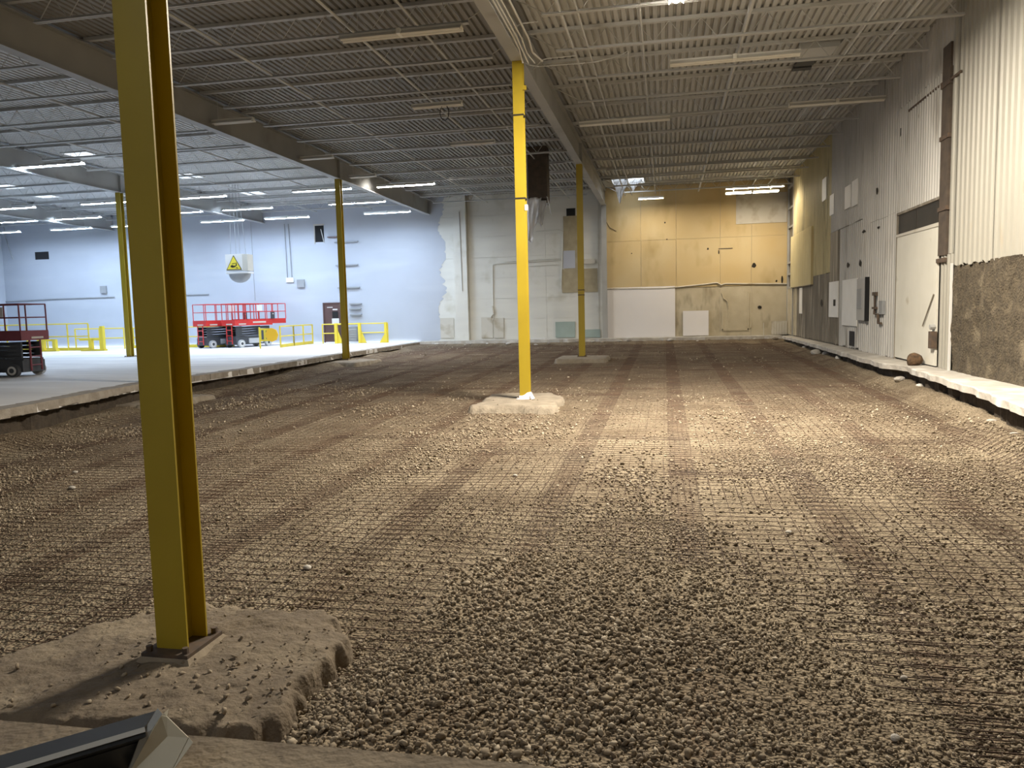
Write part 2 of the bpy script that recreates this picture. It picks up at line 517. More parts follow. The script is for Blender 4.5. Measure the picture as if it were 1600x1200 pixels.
# ---- concrete slabs with broken edges (part of the floor)
def slab_with_edge(name, edge, far_x, z_top, thick, side, mat, parent=None, step=0.18, jit=0.05):
    """top surface from a jagged edge polyline out to far_x; broken vertical face below"""
    y0, y1 = edge[0][1], edge[-1][1]
    yy = np.arange(y0, y1 + 1e-6, step)
    ex = interp(edge, yy) + vn1(yy, yy * 0 + side, 2.0) * jit * 2 + vn2(yy, yy * 0 + side, 7.0) * jit
    b = MB()
    n = len(yy)
    rows = []
    under = vn3(yy, yy * 0 + 2.0 * side, 3.0) * 0.12
    for k in range(n):
        x = float(ex[k])
        s = -side  # direction from the edge into the pit
        rows.append([(far_x, yy[k], z_top), (x, yy[k], z_top), (x + s * 0.025, yy[k], z_top - 0.02),
                     (x + s * (0.015 + 0.03 * random.random()), yy[k], z_top - thick),
                     (x - s * (0.10 + 0.10 * random.random() + under[k]), yy[k], z_top - thick - 0.06),
                     (x - s * 0.15, yy[k], z_top - 1.0)])
    vs = [p for r in rows for p in r]
    m = len(rows[0])
    fs = []
    for k in range(n - 1):
        for j in range(m - 1):
            q = (k * m + j, k * m + j + 1, (k + 1) * m + j + 1, (k + 1) * m + j)
            fs.append(q if side < 0 else q[::-1])
    b.add(vs, fs)
    o = b.build(name, mat, parent)
    o.data.materials.append(M_SOIL)
    o.data.polygons.foreach_set('material_index', [1 if i % (m - 1) >= 3 else 0 for i in range(len(fs))])
    return o


slab = slab_with_edge('slab', [(SLAB_EDGE[0][0], -7.0)] + SLAB_EDGE, XL, Z_SLAB, 0.17, -1, M_CONC, floor)
# the raw broken rim of the slab, browner than the traffic surface
rim = MB()
yy = np.arange(8.0, 39.9, 0.35)
for y in yy:
    x = float(interp(SLAB_EDGE, y)) + 0.0
    w = 0.28 + 0.14 * random.random()
    rim.box(x - w, x + 0.035 + 0.03 * random.random(), y, y + 0.35, Z_SLAB - 0.13 - 0.05 * random.random(), Z_SLAB + 0.004)
rim.build('slab_rim', pmat('slab_rim_concrete', (0.36, 0.325, 0.28), (0.25, 0.22, 0.185), rough=0.95, scale=5, bump=0.6, bscale=20), floor)
curb = slab_with_edge('curb', CURB_EDGE, XW + 0.1, 0.0, 0.13, 1, M_CURB, floor, jit=0.06)
# kerb along the back wall
b = MB()
xx = np.arange(-12.9, 5.93, 0.2)
rows = []
for k, x in enumerate(xx):
    e = 38.95 + float(vn1(x, 3.3, 0.9)) * 0.35 + float(vn2(x, 1.1, 4.0)) * 0.12
    rows.append([(x, YF + 0.1, 0.0), (x, e, 0.0), (x, e - 0.02, -0.13 - 0.04 * random.random()), (x, e + 0.08, -0.9)])
vs = [p for r in rows for p in r]
fs = []
for k in range(len(rows) - 1):
    for j in range(3):
        fs.append((k * 4 + j, k * 4 + j + 1, (k + 1) * 4 + j + 1, (k + 1) * 4 + j))
b.add(vs, fs).build('back_curb', M_CURB, floor)
# slab the photographer stands on
b = MB()
xx = np.arange(-11.4, 4.9, 0.12)
rows = []
for x in xx:
    e = 2.31 + 0.012 * (x + 2.4) + float(vn1(x, 9.3, 1.5)) * 0.05 + float(vn2(x, 4.1, 8.0)) * 0.02
    rows.append([(x, YB, 0.0), (x, e - 0.5, 0.0), (x, e, -0.004), (x, e + 0.015, -0.03), (x, e - 0.01, -0.25), (x, e - 0.1, -1.0)])
vs = [p for r in rows for p in r]
fs = []
for k in range(len(rows) - 1):
    for j in range(5):
        fs.append((k * 6 + j, (k + 1) * 6 + j, (k + 1) * 6 + j + 1, k * 6 + j + 1))
b.add(vs, fs).build('near_slab', M_PED, floor)

# ---- walls
wb = struct(MB().box(XL - 0.3, XW + 0.3, YF + 0.02, YF + 0.4, -1.2, 7.9).build('wall_back', M_WALLC))
# white painted area left of the cream part, with a ragged paint edge
b = MB()
px_ = -12.1
for i in range(90):
    z0_, z1_ = -0.05 + 7.7 * i / 90, -0.05 + 7.7 * (i + 1) / 90
    nx_ = min(-11.5, max(-12.0, px_ + random.uniform(-0.13, 0.15)))
    b.add([(XL, YF - 0.014, z0_), (px_, YF - 0.014, z0_), (nx_, YF - 0.014, z1_), (XL, YF - 0.014, z1_)], [(0, 1, 2, 3)])
    px_ = nx_
b.build('white_painted_area', M_WALLW, wb)
# cream precast courses
for i in range(7):
    z0, z1 = 0.0 + i * 1.09, 0.0 + (i + 1) * 1.09 - 0.012
    for x0, x1 in ((-12.2, -10.98), (-10.25, -6.1), (-6.1, -3.35)):
        MB().box(x0, x1 - 0.01, YF - 0.008 + 0.008 * (i % 2), YF + 0.03, z0, min(z1, 7.6)).build('wall_course', M_WALLC, wb)
# pilaster
MB().box(-10.97, -10.28, YF - 0.32, YF + 0.02, 0, 7.6).build('pilaster', M_WALLC, wb)
# yellowed upper sheets
xsb = [-3.0, -1.2, 0.55, 2.7, 4.2, XW]
for i in range(5):
    MB().box(xsb[i] + 0.006, xsb[i + 1] - 0.006, YF - 0.03 - 0.006 * (i % 2), YF + 0.02, 4.9, 7.6).build('wall_panel', M_WALLY, wb)
    MB().box(xsb[i] + 0.006, xsb[i + 1] - 0.006, YF - 0.03 - 0.006 * ((i + 1) % 2), YF + 0.02, 2.48, 4.89).build('wall_panel', M_WALLY, wb)
    MB().box(xsb[i] + 0.006, xsb[i + 1] - 0.006, YF - 0.008, YF + 0.02, 0.0, 2.47).build('wall_panel', M_WALLL, wb)
# drooping trim strip at the foot of the yellowed sheets
b = MB()
pp = [(-3.0, YF - 0.05, 2.52), (-0.1, YF - 0.05, 2.47), (0.6, YF - 0.06, 2.50), (1.9, YF - 0.06, 2.60), (2.55, YF - 0.08, 2.66), (2.75, YF - 0.09, 2.54), (2.95, YF - 0.06, 2.60), (4.4, YF - 0.06, 2.55), (XW, YF - 0.06, 2.50)]
b.tube(pp, 0.035, 5)
b.build('torn_edge', M_BOARDC, wb)
wl = struct(MB().box(XL - 0.3, XL, YB, YF + 0.3, -1.2, 7.9).build('wall_left', M_WALLW))
wk = struct(MB().box(XL - 0.3, XW + 0.3, YB - 0.3, YB, -1.2, 7.9).build('wall_front', M_WALLC))
wr = struct(MB().box(XW + 0.06, XW + 0.4, YB, YF + 0.3, -1.2, 7.9).build('wall_right', M_SIDED))


# corrugated siding sheets
def siding_mesh(name, width, z0, z1, pitch=0.25, rib=0.055, depth=0.032, ragged=0.0):
    prof = [(0, 0)]
    n = max(1, int(round(width / pitch)))
    p = width / n
    for i in range(n):
        y = i * p + p * 0.5
        prof += [(y - rib, 0), (y - rib * 0.5, -depth), (y + rib * 0.5, -depth), (y + rib, 0)]
    prof.append((width, 0))
    vs, fs = [], []
    for (y, x) in prof:
        j = random.uniform(-ragged, ragged)
        vs += [(x, y, z0 + j), (x, y, z1), (x + 0.006, y, z0 + j), (x + 0.006, y, z1)]
    for k in range(len(prof) - 1):
        a, c = 4 * k, 4 * (k + 1)
        fs += [(a, a + 1, c + 1, c), (a + 2, c + 2, c + 3, a + 3), (a, c, c + 2, a + 2)]
    return MB().add(vs, fs).mesh(name)


def siding(y0, y1, z0, z1, mat, w=1.0, x=XW, pitch=0.25, ragged=0.0, gap=0.008):
    n = max(1, int(round((y1 - y0) / w)))
    ww = (y1 - y0) / n
    me = siding_mesh('siding_panel', ww - gap, z0, z1, pitch, ragged=ragged)
    for i in range(n):
        if ragged and i:
            me = siding_mesh('siding_panel', ww - gap, z0, z1, pitch, ragged=ragged)
        inst('siding_panel', me, mat, wr, (x + random.uniform(-0.006, 0.004), y0 + i * ww, random.uniform(-0.01, 0.01)))


siding(YB, 8.0, 2.2, 7.6, M_SIDEC, 3.0)
siding(8.0, 17.7, 2.2, 7.6, M_SIDEC, 0.97, ragged=0.03)
siding(17.72, 18.48, 0.0, 2.45, M_SIDEC, 0.76, pitch=0.19)
siding(17.72, 18.05, 2.46, 7.6, M_SIDEC, 0.33)
siding(18.6, 21.72, 3.72, 6.35, M_SIDEG, 1.04, x=XW - 0.02, pitch=0.17)
siding(18.05, 21.72, 6.36, 7.6, M_SIDEG, 0.92)
siding(21.75, 25.4, 3.8, 7.6, M_SIDEG, 0.91)
siding(21.75, 25.4, 0.0, 3.79, M_SIDEG, 0.91, ragged=0.02)
siding(25.4, 29.95, 4.02, 7.6, M_SIDEG, 0.91)
siding(25.4, 28.45, 0.05, 4.0, M_SIDEG, 0.76, ragged=0.05)
siding(28.45, 29.95, 0.05, 4.0, M_SIDED, 0.75, ragged=0.05)
siding(29.95, 33.3, 0.05, 2.6, M_SIDED, 0.84, ragged=0.05)
siding(29.95, 33.3, 2.61, 7.6, M_SIDEY, 0.84)
siding(33.3, 38.3, 4.6, 7.6, M_SIDEY, 1.0)
siding(33.3, 38.3, 2.28, 4.62, M_SIDEYB, 1.0, x=XW - 0.12)
siding(33.3, 37.2, 0.05, 2.27, M_SIDED, 0.98, ragged=0.05)
siding(37.2, YF, 0.05, 2.27, M_WALLL, 0.98, pitch=0.5)
# edge of the boxed-out yellowed sheets
MB().box(XW - 0.12, XW, 33.27, 33.3, 2.28, 4.62).build('panel_return', M_SIDEYB, wr)
MB().box(XW - 0.12, XW, 33.27, 38.3, 2.25, 2.28).build('panel_return', M_SIDED, wr)
# exposed framing bay in the far corner
for z in (2.3, 2.95, 3.5, 5.2, 6.1, 7.1):
    MB().box(XW - 0.03, XW + 0.05, 38.36, YF - 0.05, z - 0.05, z + 0.05).build('girt', M_STEEL, wr)
for y in (38.33, 39.95):
    MB().box(XW - 0.05, XW + 0.05, y - 0.04, y + 0.04, 0.0, 7.6).build('stud', M_STEEL, wr)
# dark post between the door and the cream sheets
MB().box(XW - 0.05, XW + 0.06, 18.08, 18.55, 2.45, 6.85).build('dark_post', M_DUCT, wr)
for z in (2.3, 3.4, 4.9, 6.0):
    MB().box(XW - 0.075, XW + 0.03, 18.05, 18.58, z, z + 0.09).build('post_strap', M_PLATE, wr)
for (y0, y1, z) in ((17.5, 18.1, 6.05), (18.5, 20.9, 6.1)):
    MB().box(XW - 0.055, XW - 0.02, y0, y1, z, z + 0.05).build('rusty_cleat', M_PLATE, wr)
# brown rough wall below the cream sheets
grid_yz = MB()
ny, nz = 110, 40
Yg = np.linspace(7.0, 17.68, ny); Zg = np.linspace(-0.02, 2.22, nz)
vs, fs = [], []
for j in range(nz):
    for i in range(ny):
        y, z = Yg[i], Zg[j]
        dx = float(vn1(y, z, 1.4)) * 0.07 + float(vn2(y, z, 4.5)) * 0.05 + float(vn3(y, z, 11)) * 0.03
        vs.append((XW - 0.01 + dx - 0.05 * max(0, 0.3 - z), y, z))
for j in range(nz - 1):
    for i in range(ny - 1):
        a = j * ny + i
        fs.append((a, a + ny, a + ny + 1, a + 1))
grid_yz.add(vs, fs).build('rough_render', M_EARTH, wr, smooth=True)
MB().box(XW - 0.06, XW - 0.02, 17.68, 17.73, 0.0, 2.25).build('white_edge_strip', M_WHITE, wr)

# ---- ceiling deck: corrugated sheets running from front to back
ceil = struct(MB().box(XL, XW + 0.1, YB, 36.9, Z_DECK + 0.09, Z_DECK + 0.14).build('ceiling', M_DECK))


def deck_mesh(name, width, y0, y1):
    prof = []
    n = 6
    p = width / n
    for i in range(n):
        x = i * p
        prof += [(x, 0.0), (x + p * 0.55, 0.0), (x + p * 0.65, 0.06), (x + p * 0.9, 0.06)]
    prof.append((width, 0.0))
    vs, fs = [], []
    for (x, z) in prof:
        vs += [(x, y0, z), (x, y1, z)]
    for k in range(len(prof) - 1):
        fs.append((2 * k, 2 * k + 1, 2 * k + 3, 2 * k + 2))
    return MB().add(vs, fs).mesh(name)


DW = 0.97
SKX0, SKX1, SKY0, SKY1 = -2.45, -0.95, 37.05, 39.3
ndk = int(math.ceil((XW - XL) / DW))
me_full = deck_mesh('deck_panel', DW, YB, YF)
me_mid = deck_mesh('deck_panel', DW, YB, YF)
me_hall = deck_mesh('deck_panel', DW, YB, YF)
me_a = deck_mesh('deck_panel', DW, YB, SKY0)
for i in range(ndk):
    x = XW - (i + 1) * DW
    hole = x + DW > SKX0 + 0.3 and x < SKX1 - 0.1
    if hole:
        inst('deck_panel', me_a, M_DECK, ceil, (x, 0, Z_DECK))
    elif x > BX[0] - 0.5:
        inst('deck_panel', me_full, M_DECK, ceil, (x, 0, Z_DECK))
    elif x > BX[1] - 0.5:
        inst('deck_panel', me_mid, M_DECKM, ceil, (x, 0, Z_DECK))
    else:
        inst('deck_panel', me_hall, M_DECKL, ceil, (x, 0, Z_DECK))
# opaque back of the roof beyond the skylight
MB().box(XL, SKX0 - 0.1, 36.9, YF + 0.3, Z_DECK + 0.09, Z_DECK + 0.14).build('roof_board', M_DECK, ceil)
MB().box(SKX1 - 0.05, XW + 0.1, 36.9, YF + 0.3, Z_DECK + 0.09, Z_DECK + 0.14).build('roof_board', M_DECK, ceil)
MB().box(-2.85, -0.85, SKY1, YF + 0.3, Z_DECK + 0.02, Z_DECK + 0.14).build('roof_board', M_DECK, ceil)
for (a0, a1, b0, b1) in ((SKX0 - 0.45, SKX0, SKY0, SKY1), (SKX0, SKX1, SKY0 - 0.06, SKY0), (SKX1, SKX1 + 0.06, SKY0, SKY1), (SKX0 + 0.62, SKX0 + 0.72, SKY0, SKY1)):
    MB().box(a0, a1, b0, b1, Z_DECK - 0.10, Z_DECK + 0.2).build('skylight_frame', M_STEEL, ceil)

# ================================================================== STRUCTURAL STEEL
GB = 'long roof beams'


def beam(x, y0, label):
    r = empty('steel_beam', (x, y0, Z_BEAM))
    tag(r, label, 'beam', GB)
    Ln = YF - y0
    MB().box(-0.125, 0.125, 0, Ln, 0, 0.025).build('bottom_flange', M_STEEL, r)
    MB().box(-0.125, 0.125, 0, Ln, Z_BTOP - Z_BEAM - 0.025, Z_BTOP - Z_BEAM).build('top_flange', M_STEEL, r)
    MB().box(-0.008, 0.008, 0, Ln, 0.025, Z_BTOP - Z_BEAM - 0.025).build('web', M_STEEL, r)
    sm = MB().box(-0.11, 0.11, -0.006, 0.006, 0.025, Z_BTOP - Z_BEAM - 0.025).mesh('stiffener')
    for cy in CY:
        inst('stiffener', sm, M_STEEL, r, (0, cy - y0, 0))
    return r


beam(BX[0], YB, 'long grey roof beam carried by the three near yellow columns in line')
beam(BX[1], YB, 'grey roof beam over the yellow column at the edge of the concrete slab')
beam(BX[2], YB, 'grey roof beam crossing the white-walled hall, second from the left')
beam(BX[3], YB, 'grey roof beam at the far left of the white-walled hall')

# joists
CHB = 0.055


def joist_meshes(w, right_open):
    top = MB().box(0.05, w - 0.05, -0.055, 0.055, Z_DECK - 0.075, Z_DECK - 0.002).mesh('top_chord')
    x0 = 0.72
    x1 = w - (0.05 if right_open else 0.72)
    bot = MB()
    bot.box(x0, x1, -0.055, -0.012, Z_CH, Z_CH + 0.012).box(x0, x1, -0.018, -0.010, Z_CH, Z_CH + 0.055)
    bot.box(x0, x1, 0.012, 0.055, Z_CH, Z_CH + 0.012).box(x0, x1, 0.010, 0.018, Z_CH, Z_CH + 0.055)
    bot = bot.mesh('bottom_chord')
    pts = [(0.08, 0, Z_DECK - 0.06), (x0 + 0.1, 0, Z_CH + 0.03)]
    n = int((x1 - x0 - 0.4) / 0.6)
    xa = x0 + 0.1
    st = (x1 - 0.1 - xa) / n
    for i in range(n):
        pts.append((xa + (i + 0.5) * st, 0, Z_DECK - 0.06))
        pts.append((xa + (i + 1) * st, 0, Z_CH + 0.03))
    if not right_open:
        pts.append((w - 0.08, 0, Z_DECK - 0.06))
    web = MB().tube(pts, 0.013, 4).mesh('web_rod')
    for me, in ((top,), (bot,), (web,)):
        me.materials.append(M_JOIST)
    return top, bot, web


BAYS = [(BX[0], XW, -1, 'between long beam and siding wall', True),
        (BX[1], BX[0], -2, 'in the middle bay', False),
        (BX[2], BX[1], 0, 'left of the slab-edge beam', False),
        (BX[3], BX[2], 3, 'second bay from left wall', False),
        (XL, BX[3], 7, 'along the left wall', False)]
for (xa, xb, k0, txt, ro) in BAYS:
    ms = joist_meshes(xb - xa, ro)
    for k in range(11, k0 - 1, -1):
        r = empty('roof_joist', (xa, 15.25 + 2.13 * k, 0))
        tag(r, f'{ORD[11 - k]} open-web roof joist from the back wall {txt}', 'joist', 'roof joists ' + txt)
        for nm, me in zip(('top_chord', 'bottom_chord', 'web_rod'), ms):
            inst(nm, me, M_JOIST, r)

# bridging and pipes along the building
for (x, z, rad, lab) in ((-0.45, 7.17, 0.022, 'thin grey bridging bar under the joists left of the unlit twin strip'),
                         (1.65, 7.20, 0.045, 'thick grey pipe under the right-bay joists, crossing above the unlit twin strip'),
                         (4.80, 7.18, 0.03, 'grey bridging bar under the joists nearest the siding wall'),
                         (-1.95, 7.18, 0.03, 'grey bar under the joists closest to the long beam, right side'),
                         (-1.62, 7.16, 0.02, 'thin grey bar second from the long beam, right side'),
                         (4.07, 7.17, 0.022, 'thin grey bar second from the siding wall under the joists'),
                         (-6.15, 7.17, 0.03, 'grey bar under the middle-bay joists left of the unlit fixture with cable loop'),
                         (-4.80, 7.18, 0.025, 'grey bar under the middle-bay joists nearest the long beam'),
                         (-9.1, 7.18, 0.03, 'grey bar under the middle-bay joists nearest the slab-edge beam'),
                         (-15.5, 7.18, 0.03, 'grey bar under the joists of the bay left of the slab-edge column'),
                         (-18.7, 7.18, 0.03, 'grey bar under the joists along the middle of the white hall')):
    o = MB().tube([(x, 8.0, z), (x, 24.0, z - 0.006), (x, 39.9, z)], rad, 6).build('ceiling_pipe', M_JOIST)
    tag(o, lab, 'pipe', 'bars under the joists')

# columns
FW, FD = 0.215, 0.215


def column(x, y, z0, label, plate=True, straps=(), zt=Z_BEAM, mat=M_YEL):
    r = empty('steel_column', (x, y, z0))
    tag(r, label, 'column', 'yellow steel columns')
    h = zt - z0
    t = 0.014
    MB().box(-FW / 2, FW / 2, -FD / 2, -FD / 2 + t, 0, h).build('front_flange', mat, r)
    MB().box(-FW / 2, FW / 2, FD / 2 - t, FD / 2, 0, h).build('rear_flange', mat, r)
    MB().box(-0.006, 0.006, -FD / 2 + t, FD / 2 - t, 0, h).build('web', mat, r)
    MB().box(-0.16, 0.16, -0.19, 0.19, -0.022, 0.0).build('base_plate', M_PLATE, r)
    bm = MB().cyl((0, 0, 0.018), (0, 0, 1), 0.020, 0.036, 6).mesh('anchor_nut')
    for sx in (-0.125, 0.125):
        for sy in (-0.155, 0.155):
            inst('anchor_nut', bm, M_PLATE, r, (sx, sy, 0))
    for zs in straps:
        MB().box(-FW / 2 - 0.008, FW / 2 + 0.008, -FD / 2 - 0.008, FD / 2 + 0.008, zs - 0.015 - z0, zs + 0.015 - z0).build('strap', M_PLATE, r)
    return r


c1 = column(BX[0] - 0.0, CY[0], -0.590, 'large yellow steel column in the left foreground on a broken concrete footing')
bm = MB().cyl((0, 0, 0), (0, 1, 0), 0.011, 0.012, 8).mesh('bolt_head')
for z in (3.42, 3.58):
    inst('bolt_head', bm, M_YEL, c1, (0.07, FD / 2 - 0.02, z + 0.59))
c2 = column(BX[0], CY[1], -0.43, 'yellow steel column in the middle of the gravel with two dark straps', straps=())
for zs in (5.62, 3.88):
    MB().box(-FW / 2 - 0.006, FW / 2 + 0.006, -FD / 2 - 0.006, FD / 2 + 0.006, zs + 0.43 - 0.017, zs + 0.43 + 0.017).build('strap', M_SOOT, c2)
MB().box(FW / 2 - 0.01, FW / 2 + 0.07, -0.1, -0.03, 6.13 + 0.43, 6.22 + 0.43).build('bracket', M_YEL, c2)
MB().box(FW / 2 - 0.01, FW / 2 + 0.05, -0.12, -0.06, 3.62 + 0.43, 3.74 + 0.43).build('bracket', M_WHITE, c2)
b = MB()
pl_ = [(-0.17, -0.2), (-0.05, -0.22), (0.1, -0.2), (0.2, -0.16), (0.21, 0.0), (0.16, 0.12), (-0.15, 0.12), (-0.2, -0.05)]
b.add([(x_, y_, -0.02) for x_, y_ in pl_] + [(x_ * 0.62, y_ * 0.62, 0.05 + 0.09 * random.random() * (x_ > 0)) for x_, y_ in pl_],
      [(k_, (k_ + 1) % 8, 8 + (k_ + 1) % 8, 8 + k_) for k_ in range(8)] + [tuple(range(8, 16))])
b.build('plaster_skirt', M_BOARD, c2)
column(BX[0], CY[2], -0.235, 'farthest yellow column in line, standing before the cream back wall', straps=(2.2, 2.02))
column(BX[1] + 0.02, CY[2], -0.235, 'slim yellow column at the edge of the concrete slab near the brown door')
column(BX[1], CY[1], -0.43, 'yellow column mostly hidden behind the large foreground column')
column(BX[2], CY[2], Z_SLAB + 0.02, 'distant yellow column on the slab just left of the foreground column')


# grey column ending the long beam against the back wall
r = empty('grey_wall_column', (BX[0], YF - 0.25, 0.0))
tag(r, 'grey steel column against the back wall where the long beam ends', 'column')
MB().box(-0.12, 0.12, -0.12, -0.105, 0, 6.72).build('front_flange', M_STEEL, r)
MB().box(-0.12, 0.12, 0.105, 0.12, 0, 6.72).build('rear_flange', M_STEEL, r)
MB().box(-0.008, 0.008, -0.105, 0.105, 0, 6.72).build('web', M_STEEL, r)


# footings
def footing(name, poly, ztop, zbot, res, mat, label, rough=0.03, bevel=0.06):
    P = np.array(poly, float)
    xs = np.arange(P[:, 0].min() - 0.2, P[:, 0].max() + 0.2, res)
    ys = np.arange(P[:, 1].min() - 0.2, P[:, 1].max() + 0.2, res)

    def zf(X, Y):
        d = np.full(X.shape, 1e9)
        n = len(P)
        for i in range(n):
            a, c = P[i], P[(i + 1) % n]
            e = c - a
            nx, ny = -e[1], e[0]
            l = math.hypot(nx, ny)
            d = np.minimum(d, ((X - a[0]) * nx + (Y - a[1]) * ny) / l)
        d = d + vn1(X, Y, 3.1) * 0.12 + vn2(X, Y, 9.0) * 0.06 + vn3(X, Y, 25.0) * 0.03
        d = d + vn1(Y, X, 14.0) * 0.05
        t = sstep(-bevel, bevel * 0.6, d)
        top = ztop + vn1(X, Y, 2.0) * rough + vn2(X, Y, 6.0) * rough * 0.5 + vn3(X, Y, 18.0) * rough * 0.45
        return zbot + (top - zbot) * t
    o = grid_object(name, xs, ys, zf, mat)
    return tag(o, label, 'footing', 'concrete column footings')


footing('concrete_footing', [(-2.08, 3.42), (-2.03, 4.6), (-2.42, 4.95), (-3.5, 5.0), (-4.1, 4.3), (-4.1, 3.3), (-3.0, 3.32)], -0.635, -0.95, 0.018,
        M_PED, 'large rough concrete footing under the foreground yellow column', rough=0.035, bevel=0.075)
footing('concrete_footing', [(-2.25, 15.3), (-2.25, 17.2), (-2.7, 17.9), (-4.05, 17.7), (-4.0, 15.35)], -0.465, -0.72, 0.05,
        M_PEDP, 'pale broken concrete footing under the column in the middle of the gravel')
footing('concrete_footing', [(-2.1, 27.3), (-2.1, 29.6), (-3.95, 29.6), (-3.95, 27.3)], -0.275, -0.55, 0.06,
        M_PEDP, 'low concrete footing under the farthest column in line')
footing('concrete_footing', [(-11.2, 26.6), (-11.0, 28.9), (-13.2, 28.9), (-13.1, 27.2)], -0.275, -0.55, 0.06,
        M_PEDP, 'flat concrete footing of the column beside the slab edge')
footing('concrete_footing', [(-11.3, 15.3), (-11.3, 17.6), (-13.2, 17.6), (-13.2, 15.3)], -0.45, -0.72, 0.06,
        M_PEDP, 'concrete footing at the slab edge left of the foreground column')
# grout pads
for (x, y, z0, z1) in ((BX[0], CY[0], -0.70, -0.612), (BX[0], CY[1], -0.50, -0.452), (BX[0], CY[2], -0.32, -0.257), (BX[1] + 0.02, CY[2], -0.32, -0.257), (BX[1], CY[1], -0.5, -0.452)):
    o = MB().add([(x + sx * w, y + sy * (w + 0.03), z) for z, w in ((z0, 0.23), (z1, 0.165)) for sx, sy in ((-1, -1), (1, -1), (1, 1), (-1, 1))],
                 [(4, 5, 6, 7), (0, 1, 5, 4), (1, 2, 6, 5), (2, 3, 7, 6), (3, 0, 4, 7)]).build('grout_pad', M_GROUT)
    tag(o, {-0.70: 'tan grout pad under the foreground column base plate', -0.50: 'grout pad under the mid-gravel column plate' if x > -5 else 'grout pad of the hidden column at the slab edge',
            -0.32: 'grout pad under the farthest column in line' if x > -5 else 'grout pad under the slab-edge column near the brown door'}[z0], 'grout pad', 'grout pads')

# ================================================================== GRAVEL AND MESH
ICO_V = []
ph = (1 + 5 ** 0.5) / 2
for s1 in (-1, 1):
    for s2 in (-ph, ph):
        ICO_V += [(0, s1, s2), (s1, s2, 0), (s2, 0, s1)]
ICO_V = np.array(ICO_V) / math.hypot(1, ph)
ICO_F = []
for i in range(12):
    for j in range(i + 1, 12):
        for k in range(j + 1, 12):
            d = [np.linalg.norm(ICO_V[p] - ICO_V[q]) for p, q in ((i, j), (j, k), (i, k))]
            if max(d) < 1.1:
                nrm = np.cross(ICO_V[j] - ICO_V[i], ICO_V[k] - ICO_V[i])
                ICO_F.append((i, j, k) if nrm @ ICO_V[i] > 0 else (i, k, j))
ICO_F = np.array(ICO_F)

PED_BOX = [(-4.1, -2.1, 3.35, 4.95), (-4.0, -2.3, 15.4, 17.7), (-3.9, -2.1, 27.3, 29.6), (-13.1, -11.2, 26.8, 28.9), (-13.2, -11.3, 15.3, 17.6)]


def stones(zones):
    out = []
    for (y0, y1, dens, r0, r1) in zones:
        xa, xb = max(-12.2, -1.10 * y1), min(5.1, 0.58 * y1 + 0.3)
        n = int((y1 - y0) * (xb - xa) * dens)
        x = rng.uniform(xa, xb, n); y = rng.uniform(y0, y1, n)
        keep = (x > np.maximum(-1.10 * y - 0.3, interp(SLAB_EDGE, y) + 0.1)) & (x < np.minimum(0.58 * y + 0.4, interp(CURB_EDGE, y) - 0.05))
        patch = vn1(x, y, 0.55) + 0.5 * vn2(x, y, 1.6) + 0.20 * cover_mask(x, y) - 0.30 * sstep(-0.75, -1.35, x + 0.12 * (y - 3.5)) * sstep(5.6, 4.6, y)
        keep &= rng.random(n) < np.clip(0.50 + 1.7 * patch, 0.13, 1.0)
        big = np.clip(1 + 0.8 * vn3(x, y, 0.7) + 0.2 * cover_mask(x, y), 0.65, 1.5)
        r = (r0 + (r1 - r0) * rng.random(n) ** 2.2) * big
        for (a, c, d, e) in PED_BOX:
            keep &= ~((x > a) & (x < c) & (y > d) & (y < e) & (rng.random(n) < (0.93 if a > -4.5 and d < 5 else 0.985)))
        out.append(np.stack([x, y, r], -1)[keep])
    return np.concatenate(out)


S = stones([(2.4, 5.2, 2500, 0.004, 0.0155), (5.2, 8.0, 1350, 0.005, 0.017), (8.0, 13.0, 480, 0.008, 0.019), (13.0, 20.0, 110, 0.011, 0.024), (20.0, 38.5, 7, 0.016, 0.032)])
n = len(S)
z = ground(S[:, 0], S[:, 1])
for (a, c, d, e), zt in zip(PED_BOX, (-0.637, -0.46, -0.275, -0.275, -0.45)):
    inside = (S[:, 0] > a) & (S[:, 0] < c) & (S[:, 1] > d) & (S[:, 1] < e)
    z = np.where(inside, zt + 0.002, z)
base = ICO_V[None] * (1 + rng.uniform(-0.36, 0.36, (n, 12, 1)))
base = base * rng.uniform(0.65, 1.3, (n, 1, 3)) * np.array([1.15, 1.15, 0.7])
q = rng.normal(size=(n, 4)); q[:, 1:3] *= 0.45
q /= np.linalg.norm(q, axis=1, keepdims=True)
w, xq, yq, zq = q.T
Rm = np.stack([1 - 2 * (yq * yq + zq * zq), 2 * (xq * yq - zq * w), 2 * (xq * zq + yq * w),
               2 * (xq * yq + zq * w), 1 - 2 * (xq * xq + zq * zq), 2 * (yq * zq - xq * w),
               2 * (xq * zq - yq * w), 2 * (yq * zq + xq * w), 1 - 2 * (xq * xq + yq * yq)], -1).reshape(n, 3, 3)
co = np.einsum('nij,nkj->nki', Rm, base) * S[:, 2][:, None, None]
co[:, :, 0] += S[:, 0][:, None]; co[:, :, 1] += S[:, 1][:, None]; co[:, :, 2] += (z + S[:, 2] * rng.uniform(0.1, 0.6, n) + 0.004)[:, None]
tri = (ICO_F[None] + (np.arange(n) * 12)[:, None, None]).reshape(-1, 3)
me = bpy.data.meshes.new('gravel')
me.vertices.add(n * 12); me.vertices.foreach_set('co', co.ravel())
me.loops.add(tri.size); me.loops.foreach_set('vertex_index', tri.ravel().astype(np.int32))
me.polygons.add(len(tri))
me.polygons.foreach_set('loop_start', (np.arange(len(tri)) * 3).astype(np.int32))
me.polygons.foreach_set('loop_total', np.full(len(tri), 3, np.int32))
me.update(calc_edges=True)
a = me.attributes.new('tone', 'FLOAT', 'POINT')
